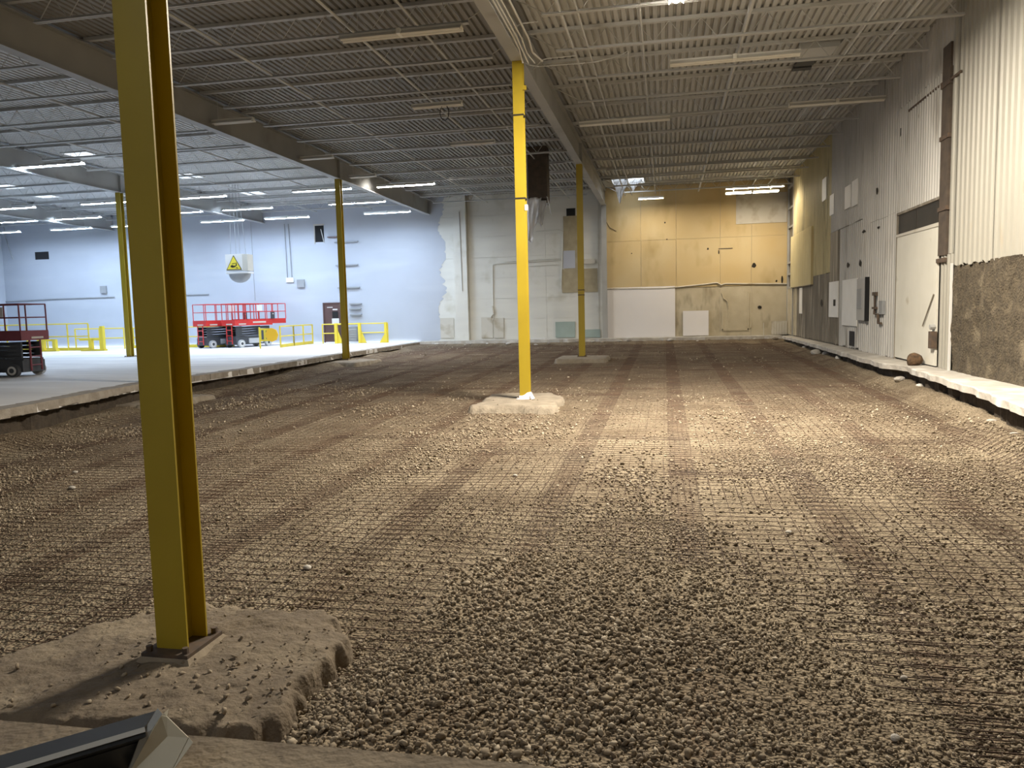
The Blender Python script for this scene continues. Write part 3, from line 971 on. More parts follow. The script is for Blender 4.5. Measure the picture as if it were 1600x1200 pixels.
a.data.foreach_set('value', np.repeat(np.clip(rng.beta(2, 2.6, n), 0, 1), 12).astype(np.float32))
me.materials.append(M_STONE)
gr = bpy.data.objects.new('gravel', me)
COL.objects.link(gr)
gr['kind'] = 'stuff'
gr['label'] = 'loose brown crushed stone spread over the pit floor'
gr['category'] = 'gravel'


# welded wire mesh sheets (150 mm squares) lapped at their sides
def wire_sheet(x0, x1, y0, y1, dz, label):
    b_v, b_f = [], []

    def wire(px, py, rad):
        pz = ground(px, py) - cover_mask(px, py) * 0.03 + 0.011 + dz + vn2(px, py, 0.9) * 0.022 + vn1(px, py + dz * 1000, 3.0) * 0.006
        m = len(px)
        along_x = abs(px[-1] - px[0]) > abs(py[-1] - py[0])
        if not along_x:
            pz = pz - 0.004
        o = sum(len(v) for v in b_v)
        offs = [(0, 1.0), (0.87, -0.5), (-0.87, -0.5)]
        ring = []
        for (u, w_) in offs:
            if along_x:
                ring.append(np.stack([px, py + u * rad, pz + w_ * rad], -1))
            else:
                ring.append(np.stack([px + u * rad, py, pz + w_ * rad], -1))
        v = np.stack(ring, 1).reshape(-1, 3)
        b_v.append(v)
        k = np.arange(m - 1)
        for s in range(3):
            s2 = (s + 1) % 3
            b_f.append(np.stack([k * 3 + s, k * 3 + s2, (k + 1) * 3 + s2, (k + 1) * 3 + s], -1) + o)
    for x in np.arange(x0, x1 + 0.001, 0.152):
        yy_ = np.arange(y0, y1 + 0.001, 0.304)
        wire(x + vn1(yy_, yy_ * 0 + x, 0.8) * 0.03, yy_, 0.0037)
    for y in np.arange(y0 + 0.05, y1, 0.152):
        xx_ = np.linspace(x0 - 0.03, x1 + 0.03, 7)
        wire(xx_, y + vn2(xx_, xx_ * 0 + y, 0.7) * 0.03, 0.0042)
    v = np.concatenate(b_v); f = np.concatenate(b_f)
    me = bpy.data.meshes.new('wire_mesh_sheet')
    me.vertices.add(len(v)); me.vertices.foreach_set('co', v.ravel())
    me.loops.add(f.size); me.loops.foreach_set('vertex_index', f.ravel().astype(np.int32))
    me.polygons.add(len(f))
    me.polygons.foreach_set('loop_start', (np.arange(len(f)) * 4).astype(np.int32))
    me.polygons.foreach_set('loop_total', np.full(len(f), 4, np.int32))
    me.update(calc_edges=True)
    me.materials.append(M_RUST)
    o = bpy.data.objects.new('wire_mesh_sheet', me)
    COL.objects.link(o)
    return tag(o, label, 'wire mesh', 'wire mesh sheets on the gravel')


BW = 1.45
for k in range(-9, 4):
    xa = 0.2 + BW * k - 0.15
    xb = 0.2 + BW * (k + 1) + 0.15
    y = 38.6 - (k % 3) * 0.05
    row = 0
    while y > 2.6:
        ln = 7.4 if row else 7.4 - 1.3 * (k % 3)
        ye, y0 = y, max(y - ln, 2.45)
        mid = (y0 + ye) / 2
        xb_ = min(xb, float(interp(CURB_EDGE, mid)) - 0.15)
        xa_ = max(xa, float(interp(SLAB_EDGE, mid)) + 0.25)
        if xb_ - xa_ > 0.4 and ye > 0.9 * abs(xb_) and ye - y0 > 0.5:
            wire_sheet(xa_, xb_, y0, ye, 0.0015 * (k % 2),
                       f'rusty wire mesh sheet, {ORD[3 - k]} strip from the siding wall, {ORD[row]} from the back')
        y = y0 + 0.3 if y0 > 2.5 else 0
        row += 1

# ================================================================== LIGHTS
def strip_light(x, y, z, length, lit, label, along='x', twin=False, group=None, hang=True, halves=1, ew=0.05):
    r = empty('strip_light', (x, y, z), 0 if along == 'x' else math.pi / 2)
    tag(r, label, 'light fixture', group)
    h = length / 2
    hm = MB()
    hm.box(-h, h, -0.06, 0.06, 0.05, 0.11)
    hm.add([(-h, -0.13, 0.0), (h, -0.13, 0.0), (h, -0.06, 0.075), (-h, -0.06, 0.075), (-h, 0.13, 0.0), (h, 0.13, 0.0), (h, 0.06, 0.075), (-h, 0.06, 0.075)],
           [(0, 1, 2, 3), (5, 4, 7, 6)])
    hm.build('housing', M_WHITE if lit else M_OLDWHITE, r)
    seg = length / halves
    for i in range(halves):
        a0, a1 = -h + i * seg + 0.03, -h + (i + 1) * seg - 0.03
        for s in ((-0.055, 0.055) if twin else (0.0,)):
            if lit:
                MB().add([(a0, -0.065, 0.036), (a1, -0.065, 0.036), (a1, 0, 0.004), (a0, 0, 0.004), (a1, 0.065, 0.036), (a0, 0.065, 0.036)], [(0, 3, 2, 1), (3, 5, 4, 2)]).build('lamp_diffuser', lit, r)
            else:
                MB().tube([(a0, s, 0.018), (a1, s, 0.018)], 0.03, 8).build('lamp_tube', M_OLDWHITE, r)
    if halves == 2:
        MB().box(-0.04, 0.04, -0.14, 0.14, 0.0, 0.1).build('joint_cover', M_WHITE if lit else M_OLDWHITE, r)
    if hang:
        for s in (-h * 0.7, h * 0.7):
            MB().tube([(s, 0, 0.1), (s, 0, Z_DECK - z + 0.004)], 0.006, 4).build('hanger', M_JOIST, r)
    return r


ZF = 6.85


def strip_px(pa, pb, lit, label, twin=False, group=None, halves=2):
    A, B = at(*pa, 'z', ZF), at(*pb, 'z', ZF)
    y = min((A.y + B.y) / 2, YF - 0.45)
    return strip_light((A.x + B.x) / 2, y, ZF, abs(B.x - A.x), lit, label, 'x', twin, group, True, halves)


# near warm strips in the right bay (run front to back)
strip_light(0.22, 13.35, ZF, 2.5, E_WARM, 'lit warm strip at the top edge of the photo, end-on', 'y')
strip_light(0.95, 13.1, ZF, 2.5, E_WARM, 'lit warm strip above the frame near the siding wall', 'x')
E_BACK = emat('neutral_tube_behind', (0.92, 0.96, 1.0), 190.0)
strip_light(-5.0, -3.2, ZF, 2.5, E_BACK, 'lit strip of the hall behind the photographer', 'x')
GU, GL = 'unlit strip fixtures', 'lit cool strips over the white hall'
strip_px((1047, 100), (1250, 88), None, 'long unlit white twin strip fixture under the right-bay joists', True, GU)
strip_px((1232, 168), (1385, 155), None, 'dusty unlit strip fixture close to the siding wall', True, GU)
strip_px((905, 197), (1047, 187), None, 'dusty unlit strip fixture just right of the long beam', True, GU)
strip_px((532, 65), (722, 46), None, 'long unlit strip fixture nearest the camera in the middle bay', True, GU)
f2 = strip_px((645, 171), (721, 163), None, 'short white unlit strip fixture with a dangling black cable loop', True, GU, 1)
strip_px((328, 193), (400, 191), None, 'short unlit strip on the side of the slab-edge beam, nearest the camera', True, GU, 1)
strip_px((467, 249), (523, 248), None, 'short unlit strip on the slab-edge beam just before its column', True, GU, 1)
strip_px((543, 277), (590, 277), None, 'short unlit strip on the slab-edge beam just past its column', True, GU, 1)
strip_px((705, 229), (772, 222), None, 'dusty unlit strip left of the mid-gravel column', True, GU, 1)
strip_px((588, 293), (679, 288), E_MID, 'single lit strip in the middle bay beside the slab-edge beam')
strip_light(4.0, 36.8, 6.76, 2.55, E_WARMF, 'brighter upper lit strip of the pair near the far corner', 'x', False, None, True, 2)
strip_light(3.87, 36.8, 6.54, 2.3, E_WARMF, 'lower lit strip of the pair near the far corner', 'x', False, None, True, 2)
strip_light(-0.65, 38.2, 6.70, 1.2, E_WARMF, 'short lit strip right of the skylight by the yellowed wall', 'x', False, None, True, 1)
pts = [(0.2 + 0.12 * math.sin(t * 0.52), 0.0, -0.16 + 0.20 * math.cos(t * 0.52)) for t in range(13)]
MB().tube(pts, 0.012, 5).build('cable_loop', M_BLACK, f2)

rows = {31.5: 'third row from the back wall', 35.6: 'second row from the back wall', 39.5: 'row along the back wall'}
lit = {23.5: [(-21.0, 3.0)],
       31.5: [(-30.2, 2.6), (-25.1, 2.6), (-20.3, 2.5), (-14.5, 2.7)],
       35.6: [(-33.9, 2.6), (-30.1, 2.7), (-23.6, 1.4), (-20.4, 2.7), (-14.6, 2.9)],
       39.5: [(-38.2, 1.6), (-33.9, 2.7), (-30.6, 1.2), (-24.2, 2.6), (-20.3, 2.6), (-14.5, 2.6)]}
for y, lst in lit.items():
    k_ = 0.945 if y > 39 else 1.0
    for i, (x, ln) in enumerate(lst):
        strip_light(x * k_, y * k_, EYE + (ZF - EYE) * k_, ln * k_, E_COOL, ('lit cool strip in the nearest row over the white hall' if len(lst) == 1 else
                    f'{ORD[i]} lit cool strip from the left, {rows[y]}'), 'x', False, GL, True, 2 if ln > 1.6 else 1)

# translucent skylights in the hall roof
for i, (x, y) in enumerate(((-21.0, 25.4), (-28.9, 30.1), (-29.5, 32.8), (-20.1, 30.3), (-19.9, 35.4))):
    r = empty('skylight', (x, y, Z_DECK - 0.02))
    tag(r, ['square bright skylight above the nearest lit strip of the white hall', 'square skylight at the far left edge of the photo',
            'square skylight left of the foreground column, farther back than the edge one', 'small bright skylight just right of the foreground column',
            'smallest skylight, between the third and second rows of lit strips'][i], 'skylight', 'hall skylights')
    MB().add([(-0.5, -0.5, 0), (-0.5, 0.5, 0), (0.5, 0.5, 0), (0.5, -0.5, 0)], [(0, 1, 2, 3)]).build('pane', E_SKY, r)
    fm = MB()
    for (a0, a1, b0, b1) in ((-0.55, -0.5, -0.55, 0.55), (0.5, 0.55, -0.55, 0.55), (-0.5, 0.5, -0.55, -0.5), (-0.5, 0.5, 0.5, 0.55)):
        fm.box(a0, a1, b0, b1, -0.02, 0.03)
    fm.build('frame', M_WHITE, r)

#@@DETAILS@@
# ================================================================== THINGS ON THE WALLS
def far_box(p0, p1, d0, d1, name, mat, parent=None):
    """box on the back wall between two photograph corners, from depth d0 to d1 in front of it"""
    A, B = at(*p0, 'y', YF), at(*p1, 'y', YF)
    return MB().box(min(A.x, B.x), max(A.x, B.x), YF - d1, YF - d0, min(A.z, B.z), max(A.z, B.z)).build(name, mat, parent)


def right_box(p0, p1, d0, d1, name, mat, parent=None):
    A, B = at(*p0, 'x', XW), at(*p1, 'x', XW)
    return MB().box(XW - d1, XW - d0, min(A.y, B.y), max(A.y, B.y), min(A.z, B.z), max(A.z, B.z)).build(name, mat, parent)


def far_tube(pts, r, name, mat, label=None, cat='conduit', d=0.05, group=None, parent=None, n=6):
    q = []
    for (x, y) in pts:
        p = at(x, y, 'y', YF)
        q.append((p.x, YF - d, p.z))
    o = MB().tube(q, r, n).build(name, mat, parent)
    return tag(o, label, cat, group) if label else o


# boards on the yellowed wall
tag(far_box((948, 450), (1055, 526), 0.012, 0.05, 'white_board', M_BOARD), 'large white board at the foot of the yellowed wall', 'board')
tag(far_box((1067, 486), (1107, 524), 0.06, 0.12, 'white_board', M_BOARD), 'small square white board leaning on the stained lower wall', 'board')
tag(far_box((1150, 304), (1229, 347), 0.04, 0.07, 'white_board', M_BOARDC), 'pale board high in the right corner of the yellowed wall', 'board')
# patched door outline on the stained lower wall
fr = empty('blocked_doorway', (3.4, YF - 0.02, 0.2))
tag(fr, 'blocked doorway outline on the stained lower wall', 'doorway')
for (p0, p1) in (((1128, 455), (1130, 516)), ((1168, 456), (1170, 515)), ((1128, 514), (1170, 516)), ((1138, 461), (1140, 502)), ((1172, 457), (1174, 512))):
    o = far_box(p0, p1, 0.01, 0.045, 'trim_strip', M_WALLL)
    o.parent = fr
    o.matrix_parent_inverse = Matrix.Translation((-3.4, -(YF - 0.02), -0.2))
o = far_tube([(1128, 458), (1130, 466), (1136, 470), (1138, 480)], 0.03, 'old_pipe', M_WALLL, 'crooked stub of pipe on the stained lower wall', 'pipe')
cr = empty('pallet_crate', (5.5, YF - 0.3, 0.0))
tag(cr, 'pale slatted crate side standing in the far right corner', 'crate')
for i in range(6):
    MB().box(-0.36 + i * 0.125, -0.255 + i * 0.125, -0.02, 0.0, 0.03, 0.70).build('slat', M_BOARDC, cr)
for z in (0.12, 0.60):
    MB().box(-0.37, 0.38, 0.0, 0.03, z, z + 0.08).build('rail', M_BOARDC, cr)
MB().box(-0.75, -0.72, -0.05, 0.0, 0.0, 0.62).build('prop', M_BOARDC, cr)


# scorched holes in the yellowed wall
def blot(px, py, rx, rz, label, d=0.045):
    p = at(px, py, 'y', YF)
    n = 11
    pts = [(p.x + rx * math.cos(2 * math.pi * k / n) * random.uniform(0.75, 1.15), YF - d, p.z + rz * math.sin(2 * math.pi * k / n) * random.uniform(0.75, 1.15)) for k in range(n)]
    o = MB().prism(pts, (0, 0.006, 0)).build('hole', M_SOOT)
    tag(o, label, 'hole', 'holes in the back wall')


blot(1178, 415, 0.11, 0.13, 'largest black hole in the right half of the yellowed wall')
blot(1106, 389, 0.05, 0.06, 'small dark hole in the middle of the yellowed wall')
blot(1123, 394, 0.03, 0.12, 'thin dark slit right of the middle of the yellowed wall')
blot(1039, 348, 0.04, 0.045, 'small dark hole in the upper left of the yellowed wall')
blot(1222, 437, 0.05, 0.22, 'tall soot mark at the lower right of the yellowed wall')
blot(1213, 439, 0.05, 0.06, 'small dark hole beside the tall soot mark')
blot(1042, 374, 0.035, 0.035, 'tiny hole left of the middle seam of the yellowed wall')
blot(987, 396, 0.035, 0.03, 'tiny hole at the far left of the yellowed wall')
blot(1187, 480, 0.10, 0.08, 'dark splotch on the stained wall right of the blocked doorway')
tag(MB().box(2.62, 3.3, YF - 0.05, YF - 0.036, 4.32, 4.36).build('wall_bracket', M_PLATE), 'short rusty bracket on the yellowed wall', 'bracket')
p0, p1, p2, p3 = [at(x, y, 'y', YF - 0.06) for x, y in ((944, 325), (946, 345), (953, 356), (963, 361))]
tag(MB().tube([p0, p1, p2, p3], 0.012, 5).build('loose_cable', M_DUCT), 'thin brown cable curving down beside the grey wall column', 'cable')

# cream part of the back wall
tag(far_box((772, 497), (788, 528), 0.02, 0.06, 'cream_board', M_BOARDC), 'narrow cream board with a dark edge at the foot of the cream wall', 'board')
tag(far_box((752, 496), (771, 528), 0.02, 0.05, 'cream_board', M_BOARDC), 'cream board beside the pilaster at floor level', 'board')
tag(far_box((688, 497), (710, 528), 0.02, 0.05, 'cream_board', M_BOARDC), 'cream board at floor level left of the pilaster', 'board')
tag(far_box((868, 503), (899, 527), 0.02, 0.05, 'green_panel', M_GREEN), 'larger pale green panel at the foot of the cream wall', 'board')
tag(far_box((911, 515), (938, 527), 0.02, 0.05, 'green_panel', M_GREEN), 'low pale green strip right of the farthest column', 'board')
tag(far_box((880, 338), (906, 420), 0.02, 0.03, 'bare_patch', M_PATCHB), 'tall brownish bare patch on the cream wall below the dark vent', 'patch')
tag(far_box((880, 392), (899, 419), 0.03, 0.038, 'bare_patch', M_BLUEGREY), 'blue-grey square patch left of the farthest column', 'patch')
tag(far_box((878, 421), (934, 456), 0.02, 0.035, 'bare_patch', M_PATCHB), 'wide tan patch behind the farthest column', 'patch')
tag(far_box((885, 326), (899, 337), 0.02, 0.03, 'vent_opening', M_DARK), 'dark square vent opening high on the cream wall', 'vent')
tag(far_box((912, 405), (930, 412), 0.02, 0.08, 'wall_box', M_BOARDC), 'cream box on the wall right of the farthest column', 'box')
GC = 'conduits on the back wall'
far_tube([(711, 330), (715, 488)], 0.03, 'conduit', M_STEEL, 'grey conduit running down left of the pilaster', group=GC)
far_tube([(720, 332), (725, 455)], 0.02, 'conduit', M_STEEL, 'thin conduit running down the face of the pilaster', group=GC, d=0.34)
far_tube([(771, 500), (770, 416), (772, 413), (776, 412), (876, 406)], 0.028, 'conduit', M_WALLC, 'cream conduit with an elbow on the cream wall', group=GC)
far_tube([(788, 409), (876, 404)], 0.022, 'conduit', M_WALLC, 'upper of the straight cream conduits above the elbow', group=GC)
far_tube([(826, 416), (870, 413)], 0.018, 'conduit', M_WALLC, 'short cream conduit right of the middle column', group=GC)
far_tube([(838, 362), (874, 359), (880, 362), (877, 452)], 0.025, 'conduit', M_WALLC, 'conduit turning down beside the bare patches', group=GC)
far_tube([(770, 478), (772, 490), (768, 496)], 0.05, 'valve', M_BOARDC, 'cream valve at the foot of the elbow conduit', 'valve', 0.08)
tag(MB().box(-6.9, -6.15, YF - 0.5, YF - 0.42, 0.0, 0.08).build('pipe_scrap', M_WHITE), 'white scrap lying at the foot of the cream wall', 'scrap')

# white hall: back wall fittings
d2 = empty('door_2', (-18.15, YF, 0.0))
struct(d2)
MB().box(-0.46, 0.46, -0.035, 0.0, 0.04, 2.15).build('leaf', M_DOOR, d2)
for (a0, a1, b0, b1) in ((-0.52, -0.46, 0.0, 2.21), (0.46, 0.52, 0.0, 2.21), (-0.46, 0.46, 2.15, 2.21)):
    MB().box(a0, a1, -0.07, 0.0, b0, b1).build('frame', M_DOOR, d2)
MB().box(0.02, 0.36, -0.045, -0.035, 1.35, 1.72).build('window', M_DARK, d2)
MB().box(-0.02, 0.40, -0.043, -0.035, 1.01, 1.33).build('notice', M_WHITE, d2)
MB().box(0.05, 0.33, -0.043, -0.035, 1.79, 1.86).build('notice', M_WHITE, d2)
MB().box(-0.28, 0.05, -0.043, -0.035, 1.93, 1.97).build('notice', M_WHITE, d2)
MB().cyl((-0.36, -0.07, 1.02), (0, 1, 0), 0.03, 0.08, 10).build('knob', M_STEEL, d2)
ub = empty('unit_heater', (-16.85, YF - 0.3, 0.05))
tag(ub, 'grey louvred box standing on the floor beside the brown door', 'heater')
MB().box(-0.32, 0.32, -0.2, 0.2, 0.0, 0.80).build('casing', M_GREYB, ub)
for i in range(5):
    MB().box(-0.28, 0.28, -0.22, -0.2, 0.1 + i * 0.13, 0.17 + i * 0.13).build('louvre', M_STEEL, ub)
tag(far_box((492, 353), (507, 378), 0.0, 0.02, 'vent_opening', M_DARK), 'black square opening high on the white wall', 'vent')
fv = empty('opening_frame', (-18.68, YF - 0.02, 6.45))
tag(fv, 'broken pale frame around the black square opening', 'frame')
MB().box(-0.33, 0.30, -0.03, 0.0, 0.0, 0.08).build('head', M_BOARDC, fv)
MB().box(-0.31, -0.27, -0.03, 0.0, -1.0, 0.0).build('jamb', M_BOARDC, fv)
MB().tube([(0.10, -0.03, -0.2), (0.26, -0.03, -0.95)], 0.02, 5).build('loose_strip', M_WHITE, fv)
vt = far_box((55, 394), (77, 405), 0.0, 0.03, 'vent_grille', M_DARK)
tag(vt, 'dark rectangular vent high on the far left of the white wall', 'vent')
tag(far_box((465, 437), (477, 449), 0.0, 0.12, 'breaker_box', M_GREYB), 'grey panel box on the white wall right of the twin conduits', 'panel')
tag(far_box((158, 447), (168, 458), 0.0, 0.12, 'breaker_box', M_GREYB), 'small grey panel box on the white wall above the far left railing', 'panel')
far_tube([(445, 350), (450, 440)], 0.025, 'conduit', M_GREYB, 'left of the twin vertical conduits on the white wall', group=GC)
far_tube([(451, 350), (457, 438)], 0.025, 'conduit', M_GREYB, 'right of the twin vertical conduits on the white wall', group=GC)
tag(far_box((448, 434), (460, 441), 0.0, 0.1, 'junction_box', M_WHITE), 'pale junction box at the foot of the twin conduits', 'box')
far_tube([(396, 348), (403, 470)], 0.018, 'conduit', M_GREYB, 'long thin drop cable right of the hanging warning box', 'cable', 0.3)
far_tube([(0, 472), (90, 467), (180, 464)], 0.03, 'conduit', M_GREYB, 'long horizontal pipe along the white wall at the far left', 'pipe', 0.06)
far_tube([(288, 461), (327, 460)], 0.03, 'conduit', M_GREYB, 'horizontal pipe on the white wall above the red lifts', 'pipe', 0.06)
p = [at(x, y, 'y', YF - 0.5) for x, y in ((9, 372), (20, 405))]
p.insert(0, Vector((p[0].x - 0.1, p[0].y, Z_DECK)))
tag(MB().tube(p, 0.03, 6).build('hanging_pipe', M_GREYB), 'slanted pipe hanging in the far left corner of the hall', 'pipe')
GR = 'shelf brackets on the white wall'
for i, (x0, x1, y) in enumerate(((513, 528, 371), (524, 560, 379), (526, 560, 415), (529, 563, 450), (547, 566, 475), (547, 565, 483), (548, 566, 492))):
    A, B = at(x0, y, 'y', YF), at(x1, y, 'y', YF)
    tag(MB().box(A.x, B.x, YF - 0.16, YF, A.z - 0.03, A.z + 0.03).build('wall_rung', M_GREYB if i else M_DOOR),
        ['short dark rung highest of the wall rungs behind the slab-edge column', 'second wall rung from the top behind the slab-edge column', 'third wall rung from the top behind the slab-edge column',
         'fourth wall rung from the top behind the slab-edge column', 'upper of three short rungs right of the brown door', 'middle of three short rungs right of the brown door', 'lower of three short rungs right of the brown door'][i], 'bracket', GR)

# hanging warning box with a bowl below
hb = empty('hanging_hoist_guard', (-19.45, 33.0, 3.55))
tag(hb, 'white box with a yellow warning triangle hung on four cables over a bowl', 'hoist guard')
MB().box(-0.56, 0.30, -0.25, 0.25, 0.12, 0.88).build('box', M_WHITE, hb)
MB().box(0.30, 0.56, -0.25, 0.25, 0.10, 0.86).build('side_box', M_BOARDC, hb)
MB().box(-0.56, 0.56, -0.26, 0.26, -0.02, 0.06).build('rim', M_WHITE, hb)
vs, fs = [], []
for j in range(7):
    a = math.pi / 2 * j / 6
    for k in range(20):
        t = 2 * math.pi * k / 20
        vs.append((0.54 * math.cos(a) * math.cos(t), 0.30 * math.cos(a) * math.sin(t), -0.02 - 0.42 * math.sin(a)))
for j in range(6):
    for k in range(20):
        fs.append((j * 20 + k, (j + 1) * 20 + k, (j + 1) * 20 + (k + 1) % 20, j * 20 + (k + 1) % 20))
MB().add(vs, fs).build('bowl', M_GREYB, hb, smooth=True)
tr = MB().prism([(-0.52, -0.262, 0.16), (0.26, -0.262, 0.16), (-0.13, -0.262, 0.83)], (0, 0.01, 0)).build('warning_triangle', M_SOOT, hb)
MB().prism([(-0.475, -0.268, 0.185), (0.215, -0.268, 0.185), (-0.13, -0.268, 0.775)], (0, 0.008, 0)).build('yellow_face', M_SIGNY, tr)
pg = MB()
pg.prism([(-0.30, -0.274, 0.30), (-0.22, -0.274, 0.26), (-0.12, -0.274, 0.27), (-0.03, -0.274, 0.31), (0.0, -0.274, 0.37), (-0.06, -0.274, 0.35), (-0.13, -0.274, 0.34), (-0.2, -0.274, 0.38), (-0.28, -0.274, 0.36)], (0, 0.005, 0))
pg.prism([(-0.02, -0.274, 0.34), (0.03, -0.274, 0.34), (0.01, -0.274, 0.50), (-0.03, -0.274, 0.47)], (0, 0.005, 0))
pg.prism([(-0.22, -0.274, 0.42), (-0.06, -0.274, 0.44), (-0.06, -0.274, 0.47), (-0.22, -0.274, 0.45)], (0, 0.005, 0))
pg.prism([(-0.02, -0.274, 0.24), (0.07, -0.274, 0.22), (0.07, -0.274, 0.25), (-0.02, -0.274, 0.27)], (0, 0.005, 0))
pg.build('pictogram', M_SOOT, tr)
for (a, c) in ((-0.42, -0.30), (-0.14, -0.14), (0.06, 0.0), (0.36, 0.14)):
    MB().tube([(a, 0, 0.86), (c, 0, Z_DECK - 3.55)], 0.012, 4).build('cable', M_GREYB, hb)

# ---------------- right wall
d1 = empty('door_1', (XW, 20.1, 0.0))
struct(d1)
MB().add([(-0.05, -1.52, 0.03), (-0.05, 1.52, 0.05), (-0.05, 1.52, 3.14), (-0.05, -1.52, 3.10), (0.0, -1.52, 0.03), (0.0, 1.52, 0.05), (0.0, 1.52, 3.14), (0.0, -1.52, 3.10)],
         [(0, 3, 2, 1), (4, 5, 6, 7), (0, 1, 5, 4), (1, 2, 6, 5), (2, 3, 7, 6), (3, 0, 4, 7)]).build('leaf', pmat('door_white', (0.72, 0.70, 0.62), (0.66, 0.64, 0.56), rough=0.6, scale=1.5, c3=(0.5, 0.46, 0.36), s3=2.0, t3=(0.66, 0.8)), d1)
MB().box(-0.015, 0.03, -1.52, 1.55, 3.0, 3.70).build('transom_recess', M_SIDED, d1)
for (y0, y1) in ((-1.46, 0.0), (0.06, 1.48)):
    MB().box(-0.03, 0.0, y0, y1, 3.20, 3.66).build('transom_pane', pmat('dirty_glass', (0.026, 0.022, 0.016), (0.016, 0.014, 0.011), rough=0.6, scale=3), d1)
MB().box(-0.06, 0.0, -1.55, 1.55, 3.68, 3.74).build('head', M_SIDED, d1)
MB().add([(-0.07, -1.55, 3.10), (-0.07, 1.55, 3.13), (-0.07, 1.55, 3.19), (-0.07, -1.55, 3.18), (0, -1.55, 3.10), (0, 1.55, 3.13), (0, 1.55, 3.19), (0, -1.55, 3.18)],
         [(0, 3, 2, 1), (4, 5, 6, 7), (0, 1, 5, 4), (1, 2, 6, 5), (2, 3, 7, 6), (3, 0, 4, 7)]).build('mid_rail', M_BOARDC, d1)
MB().box(-0.06, 0.0, 1.52, 1.57, 0.0, 3.74).build('jamb', M_SIDED, d1)
MB().tube([(-0.07, -1.42, 1.62), (-0.08, -0.75, 0.9)], 0.015, 5).build('pull_rod', M_SIDED, d1)
MB().box(-0.14, -0.02, -1.55, -1.36, 0.42, 0.80).build('latch_box', M_PLATE, d1)
MB().cyl((-0.1, -1.48, 0.9), (1, 0, 0), 0.06, 0.1, 8).build('latch_knob', M_STEEL, d1)
GW = 'white patches on the siding wall'
WP = pmat('white_patch', (0.86, 0.85, 0.81), (0.80, 0.79, 0.75), rough=0.6, scale=2)
for (a, c, lab) in (((1287, 281), (1293, 311), 'tall narrow white patch, farthest along the siding wall'),
                    ((1299, 306), (1305, 334), 'narrow white patch below and right of the farthest one'),
                    ((1323, 293), (1331, 323), 'left half of the twin white patches high on the grey siding'),
                    ((1334, 284), (1342, 319), 'right half of the twin white patches high on the grey siding'),
                    ((1298, 441), (1311, 496), 'white panel with a mark beside the larger one, low on the siding'),
                    ((1319, 438), (1341, 510), 'largest white panel low on the grey siding'),
                    ((1251, 450), (1255, 490), 'slim bright white strip below the yellowed sheets')):
    o = right_box(a, c, 0.02, 0.055, 'white_patch', WP)
    tag(o, lab, 'panel', GW)
tag(right_box((1300, 365), (1311, 440), 0.02, 0.05, 'dark_siding_strip', M_SIDED), 'dark brown strip above the white panel with a mark', 'panel')
tag(right_box((1305, 468), (1308, 478), 0.055, 0.065, 'sooty_mark', M_SOOT), 'small dark mark on the white panel', 'mark')
tag(right_box((1329, 517), (1336, 541), 0.03, 0.04, 'broken_opening', M_DARK), 'black gap at the foot of the siding below the largest white panel', 'opening')
bx = empty('electrical_cabinet', (XW - 0.06, 25.0, 0.95))
tag(bx, 'grey wall cabinet with a dark edge beside the largest white panel', 'cabinet')
MB().box(-0.06, 0.04, -0.6, 0.5, 0.0, 1.25).build('body', M_SIDEG, bx)
MB().box(-0.075, -0.06, -0.1, 0.42, 0.35, 0.95).build('door', M_GREYB, bx)
MB().box(-0.09, 0.04, -0.66, -0.6, -0.02, 1.28).build('dark_edge', M_DARK, bx)
vl = empty('pipe_fitting', (XW - 0.08, 23.3, 1.35))
tag(vl, 'dark cluster of pipe fittings on the siding beside the grey cabinet', 'pipe')
MB().tube([(0, 0.25, 0.38), (0, 0.25, -0.2), (0, -0.15, -0.2), (0, -0.15, -0.45), (0, -0.45, -0.45)], 0.035, 6).build('pipe', M_PLATE, vl)
MB().box(-0.04, 0.04, 0.1, 0.4, 0.32, 0.42).build('flange', M_PLATE, vl)
MB().box(-0.04, 0.04, 0.1, 0.4, -0.06, 0.0).build('flange', M_PLATE, vl)
tag(right_box((1379, 470), (1384, 491), 0.02, 0.1, 'wall_box', M_GREYB), 'small grey box on the siding left of the white door', 'box')
GH = 'small cuts in the siding'
for (a, c, lab) in (((1371, 292), (1374, 303), 'dark slot in the siding left of the door, above mid height'), ((1325, 410), (1329, 419), 'dark hole in the siding above the largest white panel'),
                    ((1344, 406), (1348, 417), 'dark hole in the siding above the grey cabinet'), ((1408, 200), (1411, 214), 'tall dark slot in the siding above the door'),
                    ((1438, 176), (1440, 184), 'small dark slot high above the door'), ((1284, 467), (1287, 480), 'dark notch low on the grimy siding'),
                    ((1349, 360), (1355, 363), 'small dark cut in the middle of the grey siding'), ((1373, 354), (1377, 357), 'tiny dark cut left of the door transom')):
    A, B = at(*a, 'x', XW), at(*c, 'x', XW)
    cy_, cz_, ry_, rz_ = (A.y + B.y) / 2, (A.z + B.z) / 2, abs(A.y - B.y) / 2, abs(A.z - B.z) / 2
    q = [(XW - 0.042, cy_ + ry_ * math.cos(t_ * 0.7) * random.uniform(0.6, 1.15), cz_ + rz_ * math.sin(t_ * 0.7) * random.uniform(0.6, 1.15)) for t_ in range(9)]
    tag(MB().prism(q, (0.008, 0, 0)).build('siding_cut', M_SOOT), lab, 'hole', GH)
tag(right_box((1237, 415), (1240, 437), 0.02, 0.05, 'white_patch', WP), 'ragged white scrap in the framed corner bay', 'scrap')

